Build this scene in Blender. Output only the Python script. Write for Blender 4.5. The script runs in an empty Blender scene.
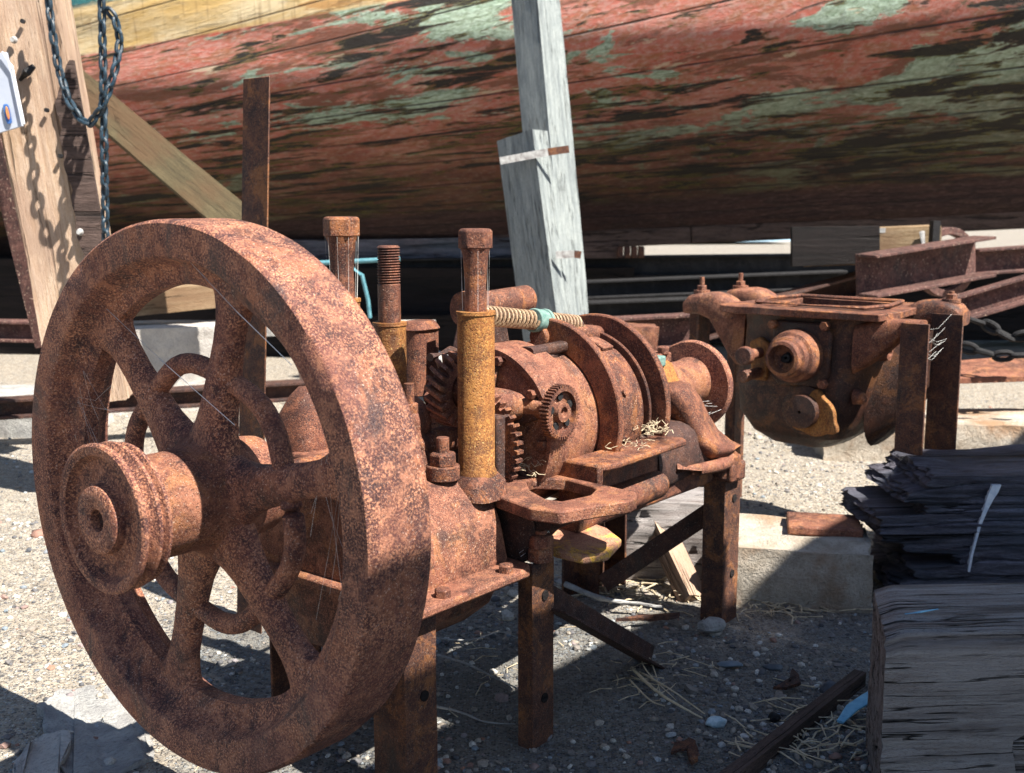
import bpy, bmesh, math, random
from mathutils import Vector, Matrix, noise
random.seed(7)
R = math.radians
sc = bpy.context.scene
col = sc.collection

# ------------------------------------------------------------------ camera constants
F, HY, CAMH = 1150.0, 200.0, 0.85
PITCH = math.atan((386.5 - HY) / F)
cf = Vector((0, math.cos(PITCH), -math.sin(PITCH)))
cu = Vector((0, math.sin(PITCH), math.cos(PITCH)))

def W(x, y, Y):                       # point on the upright plane at distance Y
    d = Vector(((x - 512) / F, 0, 0)) + cu * ((386.5 - y) / F) + cf
    return Vector((0, 0, CAMH)) + d * (Y / d.y)

def G(x, y, z=0.0):                   # point on the level z
    d = Vector(((x - 512) / F, 0, 0)) + cu * ((386.5 - y) / F) + cf
    return Vector((0, 0, CAMH)) + d * ((z - CAMH) / d.z)

# engine frame: a along the shaft, v towards the near side, z up
EO = Vector((-0.43265, 1.43421, 0)); EPHI = 0.684136
EROT = math.pi / 2 - EPHI
AX = 0.467                            # height of the shaft
def e(a, v, z): return Vector((a, -v, z))
def ew(a, v, z):
    return EO + Vector((math.sin(EPHI), math.cos(EPHI), 0)) * a + Vector((math.cos(EPHI), -math.sin(EPHI), 0)) * v + Vector((0, 0, z))

# ------------------------------------------------------------------ tagging
def tag(o, label=None, cat=None, group=None, kind=None):
    if label: o['label'] = label
    if cat: o['category'] = cat
    if group: o['group'] = group
    if kind: o['kind'] = kind
    return o

def thing(name, label, cat, loc=(0, 0, 0), rz=0.0, group=None):
    o = bpy.data.objects.new(name, None); col.objects.link(o)
    o.location = loc; o.rotation_euler = (0, 0, rz); o.empty_display_size = 0.05
    return tag(o, label, cat, group)

# ------------------------------------------------------------------ materials
def nt_new(name):
    m = bpy.data.materials.new(name); m.use_nodes = True
    nt = m.node_tree; nt.nodes.clear()
    out = nt.nodes.new('ShaderNodeOutputMaterial')
    b = nt.nodes.new('ShaderNodeBsdfPrincipled')
    nt.links.new(b.outputs[0], out.inputs[0])
    return m, nt, b

class N:
    def __init__(s, nt): s.nt = nt
    def lk(s, a, b): s.nt.links.new(a, b)
    def noise(s, vec, scale, detail=6, rough=0.6, dist=0.0):
        n = s.nt.nodes.new('ShaderNodeTexNoise'); n.inputs['Scale'].default_value = scale
        n.inputs['Detail'].default_value = detail; n.inputs['Roughness'].default_value = rough
        n.inputs['Distortion'].default_value = dist
        s.lk(vec, n.inputs['Vector']); return n.outputs['Fac']
    def vor(s, vec, scale, feature='F1', rnd=1.0):
        n = s.nt.nodes.new('ShaderNodeTexVoronoi'); n.feature = feature
        n.inputs['Scale'].default_value = scale; n.inputs['Randomness'].default_value = rnd
        s.lk(vec, n.inputs['Vector']); return n
    def ramp(s, fac, stops, interp='LINEAR'):
        n = s.nt.nodes.new('ShaderNodeValToRGB'); cr = n.color_ramp; cr.interpolation = interp
        while len(cr.elements) < len(stops): cr.elements.new(0.5)
        for el, (p, c) in zip(cr.elements, stops):
            el.position = p
            el.color = (c, c, c, 1) if isinstance(c, (int, float)) else (*c, 1)
        s.lk(fac, n.inputs['Fac']); return n.outputs['Color']
    def mix(s, fac, a, b, mode='MIX'):
        n = s.nt.nodes.new('ShaderNodeMix'); n.data_type = 'RGBA'; n.blend_type = mode
        for k, v in ((0, fac), (6, a), (7, b)):
            if isinstance(v, (int, float)): n.inputs[k].default_value = v
            elif isinstance(v, tuple): n.inputs[k].default_value = (*v, 1)
            else: s.lk(v, n.inputs[k])
        return n.outputs[2]
    def math(s, op, a, b=0.0, c=None):
        n = s.nt.nodes.new('ShaderNodeMath'); n.operation = op
        for k, v in ((0, a), (1, b), (2, c)):
            if v is None: continue
            if isinstance(v, (int, float)): n.inputs[k].default_value = v
            else: s.lk(v, n.inputs[k])
        return n.outputs[0]
    def mapping(s, vec, scale=(1, 1, 1), loc=(0, 0, 0)):
        n = s.nt.nodes.new('ShaderNodeMapping'); n.inputs['Scale'].default_value = scale
        n.inputs['Location'].default_value = loc
        s.lk(vec, n.inputs['Vector']); return n.outputs[0]
    def bump(s, h, dist, strength, normal=None):
        n = s.nt.nodes.new('ShaderNodeBump'); n.inputs['Distance'].default_value = dist
        n.inputs['Strength'].default_value = strength; s.lk(h, n.inputs['Height'])
        if normal is not None: s.lk(normal, n.inputs['Normal'])
        return n.outputs[0]
    def obj(s):
        return s.nt.nodes.new('ShaderNodeTexCoord').outputs['Object']
    def attr(s, name='g'):
        n = s.nt.nodes.new('ShaderNodeAttribute'); n.attribute_name = name; return n.outputs['Vector']
    def pointy(s):
        return s.nt.nodes.new('ShaderNodeNewGeometry').outputs['Pointiness']

def rust(name, dark, mid, light, pale=(0.55, 0.40, 0.30), amt=0.5, patch=None, patch_amt=0.5, rough=0.8, metal=0.0, fine=380, bump=1.0):
    m, nt, b = nt_new(name); n = N(nt); v = n.attr()
    big = n.noise(v, 5.5, 7, 0.65, 0.6)
    med = n.noise(v, 32, 8, 0.75, 0.3)
    fin = n.noise(v, fine, 4, 0.75)
    c = n.mix(n.ramp(big, [(0.36, 0.0), (0.62, 1.0)]), tuple(x * .75 + y * .25 for x, y in zip(dark, mid)), mid)
    c = n.mix(n.ramp(med, [(0.50, 0.0), (0.60, 0.8)]), c, tuple(x * .6 + y * .4 for x, y in zip(mid, light)))
    big2 = n.noise(n.mapping(v, loc=(3.1, 7.7, 1.3)), 13, 7, 0.75, 0.6)
    if patch:
        c = n.mix(n.ramp(big2, [(0.52, 0.0), (0.60, patch_amt)]), c, patch)
    zone = n.ramp(n.noise(n.mapping(v, loc=(5, 1, 8)), 9, 6, 0.7, 0.8), [(0.36, 0.25), (0.60, 1.0)])
    c = n.mix(n.math('MULTIPLY', n.ramp(fin, [(0.50, 0.0), (0.58, amt)]), zone), c, light)
    oil = n.noise(n.mapping(v, (1, 1, .45), (8, 3, 1)), 8, 7, 0.7, 1.0)
    c = n.mix(n.ramp(oil, [(0.57, 0.0), (0.66, 0.75)]), c, dark)
    c = n.mix(n.ramp(med, [(0.36, 0.75), (0.44, 0.0)]), c, dark)
    vo = n.vor(v, fine * 0.6)
    c = n.mix(n.math('MULTIPLY', n.ramp(vo.outputs['Distance'], [(0.10, 0.8), (0.28, 0.0)]), zone), c, dark)
    f3 = n.noise(n.mapping(v, loc=(2, 9, 4)), fine * 0.55, 5, 0.8)
    c = n.mix(n.ramp(f3, [(0.37, 0.8), (0.44, 0.0)]), c, dark)
    ps = n.noise(n.mapping(v, loc=(9, 2, 5)), fine * 1.1, 2, 0.6)
    c = n.mix(n.math('MULTIPLY', n.ramp(ps, [(0.61, 0.0), (0.69, 0.8)]), n.ramp(big2, [(0.38, 0.1), (0.6, 1.0)])), c, pale)
    n.lk(c, b.inputs['Base Color'])
    h = n.math('ADD', n.math('MULTIPLY', fin, 0.5), n.math('ADD', n.math('MULTIPLY', med, 1.6), n.math('MULTIPLY', f3, 0.8)))
    h = n.math('SUBTRACT', h, n.math('MULTIPLY', n.ramp(vo.outputs['Distance'], [(0.05, 1.0), (0.35, 0.0)]), 0.45))
    n.lk(n.bump(h, 0.003, bump * .55), b.inputs['Normal'])
    n.lk(n.ramp(oil, [(0.5, rough), (0.66, rough - .28)]), b.inputs['Roughness'])
    b.inputs['Metallic'].default_value = metal
    b.inputs['Specular IOR Level'].default_value = 0.45
    return m

def wood(name, dark, mid, light, grain=70, streak=0.6, bump=1.0, crack=0.6, stain=None, stain_amt=0.7, rough=0.85, stretch=0.05):
    m, nt, b = nt_new(name); n = N(nt); v = n.attr()
    g1 = n.noise(n.mapping(v, (stretch * 2.5, 1, 1)), grain, 8, 0.78, 0.3)
    fg = n.noise(n.mapping(v, (0.25, 1, 1)), grain * 5, 4, 0.8, 0.3)
    g2 = n.noise(n.mapping(v, (stretch, 1, 1), (5, 1, 2)), grain * 0.28, 5, 0.7, 0.5)
    big = n.noise(n.mapping(v, (0.5, 1, 1)), 6, 5, 0.6)
    c = n.mix(n.ramp(g1, [(0.35, 0.0), (0.66, 1.0)]), mid, light)
    c = n.mix(n.ramp(g2, [(0.36, streak), (0.52, 0.0)]), c, dark)
    c = n.mix(n.ramp(fg, [(0.36, 0.6), (0.48, 0.0)]), c, dark)
    ck = n.noise(n.mapping(v, (stretch * 0.7, 1, 1), (1, 8, 3)), grain * 0.5, 3, 0.5, 0.2)
    ckm = n.ramp(ck, [(0.30, 1.0), (0.36, 0.0)])
    c = n.mix(n.math('MULTIPLY', ckm, crack), c, tuple(x * 0.25 for x in dark))
    ln = n.noise(n.mapping(v, (stretch * 1.2, 1, 1), (6, 2, 7)), grain * .32, 4, 0.6, 0.15)
    lm = n.ramp(n.noise(n.mapping(v, (.25, 1, 1), (2, 6, 1)), grain * .12, 3, 0.6), [(0.46, 0.0), (0.54, 1.0)])
    lnm = n.math('MULTIPLY', n.ramp(n.math('ABSOLUTE', n.math('SUBTRACT', ln, 0.5)), [(0.0, 1.0), (0.014, 0.0)]), lm)
    if stain:
        c = n.mix(n.ramp(big, [(0.46, 0.0), (0.62, stain_amt)]), c, stain)
    c = n.mix(n.math('MULTIPLY', lnm, crack), c, tuple(x * 0.18 for x in dark))
    n.lk(c, b.inputs['Base Color'])
    h = n.math('SUBTRACT', n.math('ADD', g1, n.math('MULTIPLY', g2, 1.3)), n.math('MULTIPLY', ckm, 1.2))
    h = n.math('SUBTRACT', n.math('ADD', h, n.math('MULTIPLY', fg, 0.7)), n.math('MULTIPLY', lnm, 1.5))
    n.lk(n.bump(h, 0.004, bump), b.inputs['Normal'])
    b.inputs['Roughness'].default_value = rough
    b.inputs['Specular IOR Level'].default_value = 0.3
    return m

def plain(name, c1, c2, scale=40, rough=0.6, bump=0.3, metal=0.0):
    m, nt, b = nt_new(name); n = N(nt); v = n.attr()
    f = n.noise(v, scale, 6, 0.65, 0.3)
    n.lk(n.mix(n.ramp(f, [(0.35, 0.0), (0.65, 1.0)]), c1, c2), b.inputs['Base Color'])
    n.lk(n.bump(f, 0.003, bump), b.inputs['Normal'])
    b.inputs['Roughness'].default_value = rough; b.inputs['Metallic'].default_value = metal
    return m

M = {}
M['wheel'] = rust('rust_flywheel', (0.020, 0.008, 0.011), (0.145, 0.047, 0.036), (0.60, 0.27, 0.145), pale=(0.62, 0.42, 0.33), amt=0.95, fine=360, patch=(0.27, 0.095, 0.045), patch_amt=0.65)
M['rust'] = rust('rust_cast_iron', (0.016, 0.006, 0.006), (0.110, 0.034, 0.020), (0.38, 0.145, 0.07), amt=0.6, patch=(0.33, 0.12, 0.035), patch_amt=0.75, fine=420)
M['rustpink'] = rust('rust_pinkish_casting', (0.024, 0.009, 0.008), (0.175, 0.058, 0.034), (0.46, 0.20, 0.11), amt=0.6, patch=(0.34, 0.14, 0.05), patch_amt=0.55, fine=400)
M['ochre'] = rust('rust_ochre_sleeve', (0.070, 0.024, 0.008), (0.29, 0.105, 0.024), (0.50, 0.235, 0.055), pale=(0.6, 0.42, 0.15), amt=0.75, patch=(0.16, 0.06, 0.018), patch_amt=0.6, fine=330)
M['dark'] = rust('rust_dark_steel', (0.010, 0.006, 0.006), (0.050, 0.020, 0.015), (0.14, 0.058, 0.035), pale=(0.3, 0.24, 0.22), amt=0.4, patch=(0.11, 0.04, 0.015), patch_amt=0.5)
M['leg'] = rust('rust_leg_angle', (0.012, 0.007, 0.008), (0.065, 0.024, 0.016), (0.26, 0.10, 0.04), pale=(0.3, 0.2, 0.15), amt=0.5, patch=(0.34, 0.13, 0.035), patch_amt=0.5)
M['box'] = rust('rust_gear_housing', (0.010, 0.005, 0.004), (0.034, 0.012, 0.008), (0.15, 0.052, 0.024), pale=(0.35, 0.2, 0.14), amt=0.3, patch=(0.20, 0.075, 0.018), patch_amt=0.45, rough=0.6)
M['girder'] = rust('rust_girder_maroon', (0.02, 0.009, 0.009), (0.10, 0.042, 0.034), (0.20, 0.095, 0.075), amt=0.4, fine=120)
M['black'] = rust('black_steel', (0.003, 0.003, 0.004), (0.010, 0.009, 0.010), (0.022, 0.020, 0.021), pale=(0.05, 0.05, 0.05), amt=0.4, fine=140)
M['green'] = plain('verdigris', (0.06, 0.15, 0.13), (0.20, 0.29, 0.25), 120, 0.7)
M['spring'] = rust('spring_steel', (0.12, 0.06, 0.03), (0.34, 0.21, 0.12), (0.55, 0.42, 0.26), amt=0.7, rough=0.5)
M['greypost'] = wood('weathered_grey_post', (0.06, 0.075, 0.085), (0.19, 0.215, 0.22), (0.36, 0.385, 0.365), 140, 0.45, 0.8, 0.5)
M['greytimber'] = wood('grey_brown_timber', (0.09, 0.065, 0.055), (0.34, 0.28, 0.25), (0.60, 0.56, 0.54), 130, 0.75, 1.6, 1.0, stain=(0.5, 0.46, 0.45), stain_amt=0.5, stretch=.035)
M['blacktimber'] = wood('blackened_timber', (0.008, 0.008, 0.012), (0.055, 0.046, 0.062), (0.26, 0.25, 0.30), 70, 0.85, 2.0, 1.0, stain=(0.10, 0.13, 0.17), stain_amt=0.5, rough=0.42)
M['nearblack'] = wood('near_black_timber', (0.003, 0.003, 0.003), (0.008, 0.006, 0.006), (0.020, 0.014, 0.013), 60, 0.7, 1.2, 0.7)  # lowered to near black to paint the shade beneath the hull
M['paleplank'] = wood('pale_bleached_timber', (0.26, 0.15, 0.08), (0.50, 0.34, 0.22), (0.62, 0.48, 0.37), 110, 0.6, 1.0, 0.7, stain=(0.34, 0.22, 0.16), stain_amt=0.65)
M['darkplank'] = wood('dark_wet_timber', (0.02, 0.014, 0.012), (0.07, 0.045, 0.038), (0.14, 0.095, 0.08), 60, 0.7, 1.2, 0.7)
M['olive'] = wood('olive_timber', (0.02, 0.018, 0.010), (0.07, 0.054, 0.028), (0.135, 0.105, 0.055), 110, 0.5, 0.8, 0.4, stain=(0.11, 0.06, 0.03))
M['honey'] = wood('yellow_stained_timber', (0.08, 0.045, 0.02), (0.24, 0.155, 0.08), (0.36, 0.27, 0.17), 50, 0.6, 0.8, 0.5, stain=(0.16, 0.09, 0.05))
M['straw'] = wood('dry_straw', (0.30, 0.22, 0.13), (0.50, 0.40, 0.26), (0.66, 0.56, 0.40), 120, 0.4, 0.3, 0.1)
M['stick'] = wood('driftwood_grey', (0.12, 0.12, 0.12), (0.28, 0.27, 0.26), (0.45, 0.44, 0.42), 120, 0.4, 0.5, 0.2)
M['rope'] = plain('blue_black_chain', (0.005, 0.009, 0.014), (0.018, 0.048, 0.075), 120, 0.45, 0.6)
M['sign'] = plain('sign_white', (0.36, 0.40, 0.48), (0.46, 0.49, 0.56), 8, 0.4, 0.05)
M['signblue'] = plain('sign_blue', (0.03, 0.10, 0.33), (0.05, 0.15, 0.4), 30, 0.5, 0.05)
M['signred'] = plain('sign_red', (0.5, 0.08, 0.05), (0.6, 0.3, 0.1), 60, 0.5, 0.05)
M['white'] = plain('white_paint', (0.55, 0.60, 0.68), (0.82, 0.83, 0.85), 60, 0.6, 0.3)
M['strap'] = plain('galvanised_strap', (0.22, 0.20, 0.19), (0.50, 0.50, 0.48), 60, 0.45, 0.2)
M['turq'] = plain('turquoise_pipe', (0.05, 0.16, 0.20), (0.12, 0.28, 0.32), 60, 0.5, 0.1)
M['web'] = plain('cobweb_silk', (0.75, 0.74, 0.70), (0.9, 0.88, 0.84), 60, 0.6, 0.0)
M['bluepaint'] = plain('blue_paint_chip', (0.10, 0.32, 0.50), (0.22, 0.50, 0.66), 50, 0.5, 0.4)
M['palestone'] = plain('pale_stone', (0.30, 0.44, 0.50), (0.60, 0.68, 0.70), 90, 0.7, 0.6)

def concrete(name, a, b_, c_, dark_amt=0.5, sc_=18):
    m, nt, b = nt_new(name); n = N(nt); v = n.attr()
    f1 = n.noise(v, sc_, 8, 0.7, 0.4); f2 = n.noise(v, sc_ * 9, 4, 0.7); f3 = n.noise(n.mapping(v, loc=(4, 4, 4)), 5, 5, 0.6)
    c = n.mix(n.ramp(f1, [(0.4, 0.0), (0.62, 1.0)]), a, b_)
    c = n.mix(n.ramp(f3, [(0.48, 0.0), (0.62, dark_amt)]), c, c_)
    vo = n.vor(v, sc_ * 6)
    c = n.mix(n.ramp(f2, [(0.5, 0.0), (0.7, 0.6)]), c, tuple(x * 0.45 for x in b_))
    n.lk(c, b.inputs['Base Color'])
    h = n.math('ADD', n.math('MULTIPLY', f1, 2.0), f2)
    n.lk(n.bump(h, 0.006, 1.0), b.inputs['Normal'])
    b.inputs['Roughness'].default_value = 0.92
    return m
M['conc'] = concrete('concrete_rust_stained', (0.52, 0.46, 0.38), (0.36, 0.30, 0.23), (0.30, 0.15, 0.06), 0.75)
M['concgrey'] = concrete('concrete_grey', (0.46, 0.45, 0.42), (0.30, 0.29, 0.28), (0.22, 0.2, 0.18), 0.6)
M['slabwhite'] = concrete('limey_slab', (0.62, 0.58, 0.52), (0.48, 0.45, 0.42), (0.4, 0.36, 0.32), 0.5)

def mat_ground():
    m, nt, b = nt_new('sandy_gravel_ground'); n = N(nt)
    v = n.nt.nodes.new('ShaderNodeNewGeometry').outputs['Position']
    wob = n.noise(v, 3.0, 5, 0.6, 0.4)
    f = n.noise(v, 40, 8, 0.75, 0.3)
    sand = n.mix(n.ramp(f, [(0.38, 0.0), (0.64, 1.0)]), (0.28, 0.23, 0.17), (0.54, 0.47, 0.37))
    v1 = n.vor(v, 95); v2 = n.vor(v, 210)
    def peb(vn, lo, hi):
        cc = n.nt.nodes.new('ShaderNodeSeparateColor'); n.lk(vn.outputs['Color'], cc.inputs[0])
        pc = n.ramp(cc.outputs[0], [(0.0, (0.06, 0.065, 0.075)), (0.25, (0.15, 0.14, 0.14)), (0.45, (0.34, 0.27, 0.20)), (0.65, (0.46, 0.42, 0.35)), (0.82, (0.66, 0.63, 0.56)), (1.0, (0.22, 0.25, 0.29))])
        mask = n.math('MULTIPLY', n.ramp(vn.outputs['Distance'], [(lo, 1.0), (hi, 0.0)]), n.ramp(cc.outputs[1], [(0.22, 0.0), (0.28, 1.0)]))
        return pc, mask
    p1, m1 = peb(v1, 0.36, 0.5); p2, m2 = peb(v2, 0.38, 0.5)
    c = n.mix(m2, sand, p2)
    dens = n.ramp(wob, [(0.42, 0.25), (0.58, 1.0)])
    c = n.mix(n.math('MULTIPLY', m1, dens), c, p1)
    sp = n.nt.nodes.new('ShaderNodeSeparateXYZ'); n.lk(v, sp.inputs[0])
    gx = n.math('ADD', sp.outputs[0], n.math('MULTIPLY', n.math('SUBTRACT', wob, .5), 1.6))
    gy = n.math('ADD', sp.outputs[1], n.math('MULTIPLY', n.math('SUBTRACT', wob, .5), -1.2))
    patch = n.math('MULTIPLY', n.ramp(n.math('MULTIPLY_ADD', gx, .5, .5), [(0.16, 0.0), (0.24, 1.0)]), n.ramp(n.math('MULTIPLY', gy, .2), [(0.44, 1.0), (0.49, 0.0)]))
    c = n.mix(n.math('MULTIPLY', patch, 0.85), c, (0.36, 0.42, 0.50), 'MULTIPLY')  # bluish dark tint paints the shade over the gravel near the engine
    fn = n.noise(v, 600, 3, 0.7)
    c = n.mix(n.ramp(fn, [(0.4, 0.35), (0.6, 0.0)]), c, (0.10, 0.09, 0.085))
    n.lk(c, b.inputs['Base Color'])
    h = n.math('ADD', n.math('MULTIPLY', m1, 0.9), n.math('ADD', n.math('MULTIPLY', m2, 0.45), n.math('MULTIPLY', f, 1.2)))
    n.lk(n.bump(h, 0.006, 1.0), b.inputs['Normal'])
    b.inputs['Roughness'].default_value = 0.9
    return m
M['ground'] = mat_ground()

def mat_stones():
    m, nt, b = nt_new('loose_stone_mix'); n = N(nt)
    a = nt.nodes.new('ShaderNodeAttribute'); a.attribute_name = 'rnd'
    c = n.ramp(a.outputs['Fac'], [(0.0, (0.05, 0.055, 0.065)), (0.2, (0.14, 0.135, 0.14)), (0.4, (0.30, 0.25, 0.20)), (0.55, (0.40, 0.36, 0.30)), (0.75, (0.62, 0.60, 0.55)), (0.88, (0.20, 0.25, 0.29)), (1.0, (0.34, 0.16, 0.10))])
    f = n.noise(n.obj(), 240, 4, 0.7)
    c = n.mix(n.ramp(f, [(0.4, 0.4), (0.6, 0.0)]), c, (0.08, 0.075, 0.07))
    n.lk(c, b.inputs['Base Color']); b.inputs['Roughness'].default_value = 0.75
    n.lk(n.bump(f, 0.002, 0.6), b.inputs['Normal'])
    return m
M['stones'] = mat_stones()

def mat_hull():
    m, nt, b = nt_new('flaking_hull_paint'); n = N(nt)
    uv = nt.nodes.new('ShaderNodeUVMap'); uv.uv_map = 'UVMap'
    sp = nt.nodes.new('ShaderNodeSeparateXYZ'); n.lk(uv.outputs[0], sp.inputs[0])
    U, V = sp.outputs[0], sp.outputs[1]
    # U metres along the hull, V metres up the girth
    v = uv.outputs[0]
    st = lambda s, loc=(0, 0, 0): n.mapping(v, (s, 1, 1), loc)
    at = nt.nodes.new('ShaderNodeAttribute'); at.attribute_name = 'band'
    T = at.outputs['Fac']
    fl = n.noise(st(0.18), 9, 10, 0.70, 0.5)
    fl2 = n.noise(st(0.24, (3, 8, 0)), 6.5, 10, 0.68, 0.5)
    fl3 = n.noise(st(0.30, (13, 2, 0)), 6.5, 9, 0.74, 0.5)
    fl4 = n.noise(st(0.10, (7, 21, 0)), 20, 10, 0.70, 0.5)
    reg = n.noise(st(0.45, (4, 14, 0)), 1.7, 3, 0.5, 0.2)
    tiny = n.noise(st(0.35, (1, 1, 0)), 70, 6, 0.75, 0.3)
    med = n.noise(st(0.30, (6, 1, 0)), 24, 7, 0.75, 0.4)
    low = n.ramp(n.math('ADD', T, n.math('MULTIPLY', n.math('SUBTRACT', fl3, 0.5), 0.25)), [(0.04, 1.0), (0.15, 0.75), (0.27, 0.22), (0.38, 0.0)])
    red = n.mix(n.ramp(fl3, [(0.38, 0.0), (0.62, 1.0)]), (0.42, 0.075, 0.04), (0.50, 0.19, 0.14))
    red = n.mix(n.ramp(med, [(0.47, 0.0), (0.60, 0.8)]), red, (0.30, 0.12, 0.05))
    red = n.mix(n.ramp(tiny, [(0.46, 0.0), (0.64, 0.65)]), red, (0.50, 0.34, 0.29))
    red = n.mix(n.ramp(fl, [(0.52, 0.0), (0.56, 0.8)]), red, (0.15, 0.055, 0.028))
    gm = n.math('ADD', n.math('MULTIPLY', fl2, 1.0), n.math('ADD', n.math('MULTIPLY', reg, 0.55), n.math('MULTIPLY', U, 0.022)))
    g = n.mix(n.ramp(gm, [(0.815, 0.0), (0.83, 0.92)]), red, n.mix(n.ramp(tiny, [(0.4, 0.0), (0.6, 1.0)]), (0.22, 0.32, 0.21), (0.46, 0.60, 0.47)))
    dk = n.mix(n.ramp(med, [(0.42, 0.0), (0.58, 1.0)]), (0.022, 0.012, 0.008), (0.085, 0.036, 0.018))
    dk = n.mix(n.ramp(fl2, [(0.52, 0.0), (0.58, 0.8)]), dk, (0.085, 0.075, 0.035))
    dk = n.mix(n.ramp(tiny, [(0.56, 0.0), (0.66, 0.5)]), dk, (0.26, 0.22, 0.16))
    cream = n.noise(st(0.16, (23, 3, 0)), 16, 8, 0.7, 0.4)
    g = n.mix(n.ramp(cream, [(0.625, 0.0), (0.64, 0.85)]), g, (0.55, 0.44, 0.30))
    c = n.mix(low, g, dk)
    sv = n.math('ADD', fl4, n.math('ADD', n.math('MULTIPLY', low, 0.05), n.math('MULTIPLY', n.math('SUBTRACT', reg, 0.5), 0.22)))
    c = n.mix(n.ramp(sv, [(0.545, 0.0), (0.555, 0.85)]), c, n.mix(n.ramp(fl, [(0.44, 0.0), (0.54, 1.0)]), (0.11, 0.045, 0.022), (0.20, 0.17, 0.03)))
    c = n.mix(n.ramp(sv, [(0.572, 0.0), (0.582, 0.97)]), c, (0.012, 0.009, 0.007))
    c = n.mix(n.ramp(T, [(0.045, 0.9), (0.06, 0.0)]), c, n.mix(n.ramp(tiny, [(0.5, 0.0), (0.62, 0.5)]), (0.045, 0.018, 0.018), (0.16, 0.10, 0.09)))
    # caulked seams, drawn by the plank layout
    wv = n.math('ADD', V, n.math('MULTIPLY', n.noise(st(0.1, (2, 2, 0)), 4, 3, 0.5), 0.02))
    seam = n.math('PINGPONG', wv, 0.085)
    seamm = n.ramp(n.math('MULTIPLY', seam, 10), [(0.0, 1.0), (0.05, 0.0)])
    brk = n.ramp(n.noise(st(0.25, (9, 9, 0)), 9, 4, 0.6), [(0.38, 0.25), (0.50, 1.0)])
    c = n.mix(n.math('MULTIPLY', seamm, brk), c, (0.02, 0.012, 0.008))
    # yellow topsides
    ye = n.mix(n.ramp(fl3, [(0.4, 0.0), (0.6, 1.0)]), (0.55, 0.36, 0.13), (0.66, 0.53, 0.32))
    ye = n.mix(n.ramp(fl, [(0.55, 0.0), (0.60, 0.8)]), ye, (0.42, 0.20, 0.05))
    streak = n.noise(n.mapping(v, (6, 0.5, 1)), 6, 5, 0.6)
    ye = n.mix(n.ramp(streak, [(0.55, 0.0), (0.68, 0.5)]), ye, (0.24, 0.13, 0.05))
    ye = n.mix(n.math('MULTIPLY', seamm, 0.7), ye, (0.05, 0.03, 0.02))
    edge = n.math('ADD', at.outputs['Fac'], n.math('MULTIPLY', n.math('SUBTRACT', tiny, 0.5), 0.01))
    c = n.mix(n.ramp(n.math('SUBTRACT', edge, 0.1), [(0.498, 0.0), (0.502, 1.0)]), c, ye)
    teal = n.mix(n.ramp(fl, [(0.4, 0.0), (0.6, 1.0)]), (0.015, 0.12, 0.13), (0.04, 0.2, 0.2))
    c = n.mix(n.ramp(n.math('SUBTRACT', edge, 0.25), [(0.498, 0.0), (0.502, 1.0)]), c, teal)
    n.lk(c, b.inputs['Base Color'])
    h = n.math('SUBTRACT', n.math('ADD', n.math('MULTIPLY', fl4, 0.7), n.math('MULTIPLY', tiny, 0.5)), n.math('MULTIPLY', seamm, 0.8))
    h = n.math('SUBTRACT', h, n.math('MULTIPLY', n.ramp(sv, [(0.545, 0.0), (0.582, 1.0)]), 0.6))
    h = n.math('ADD', h, n.math('MULTIPLY', n.ramp(gm, [(0.835, 0.0), (0.85, 1.0)]), 0.25))
    n.lk(n.bump(h, 0.02, 0.9), b.inputs['Normal'])
    b.inputs['Roughness'].default_value = 0.72
    return m
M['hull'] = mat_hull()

# ------------------------------------------------------------------ mesh builder
def basis(d, up=Vector((0, 0, 1))):
    d = d.normalized()
    if abs(d.dot(up)) > 0.98: up = Vector((1, 0, 0)) if abs(d.x) < 0.9 else Vector((0, 1, 0))
    s = d.cross(up).normalized(); u = s.cross(d).normalized()
    return d, s, u

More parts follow.
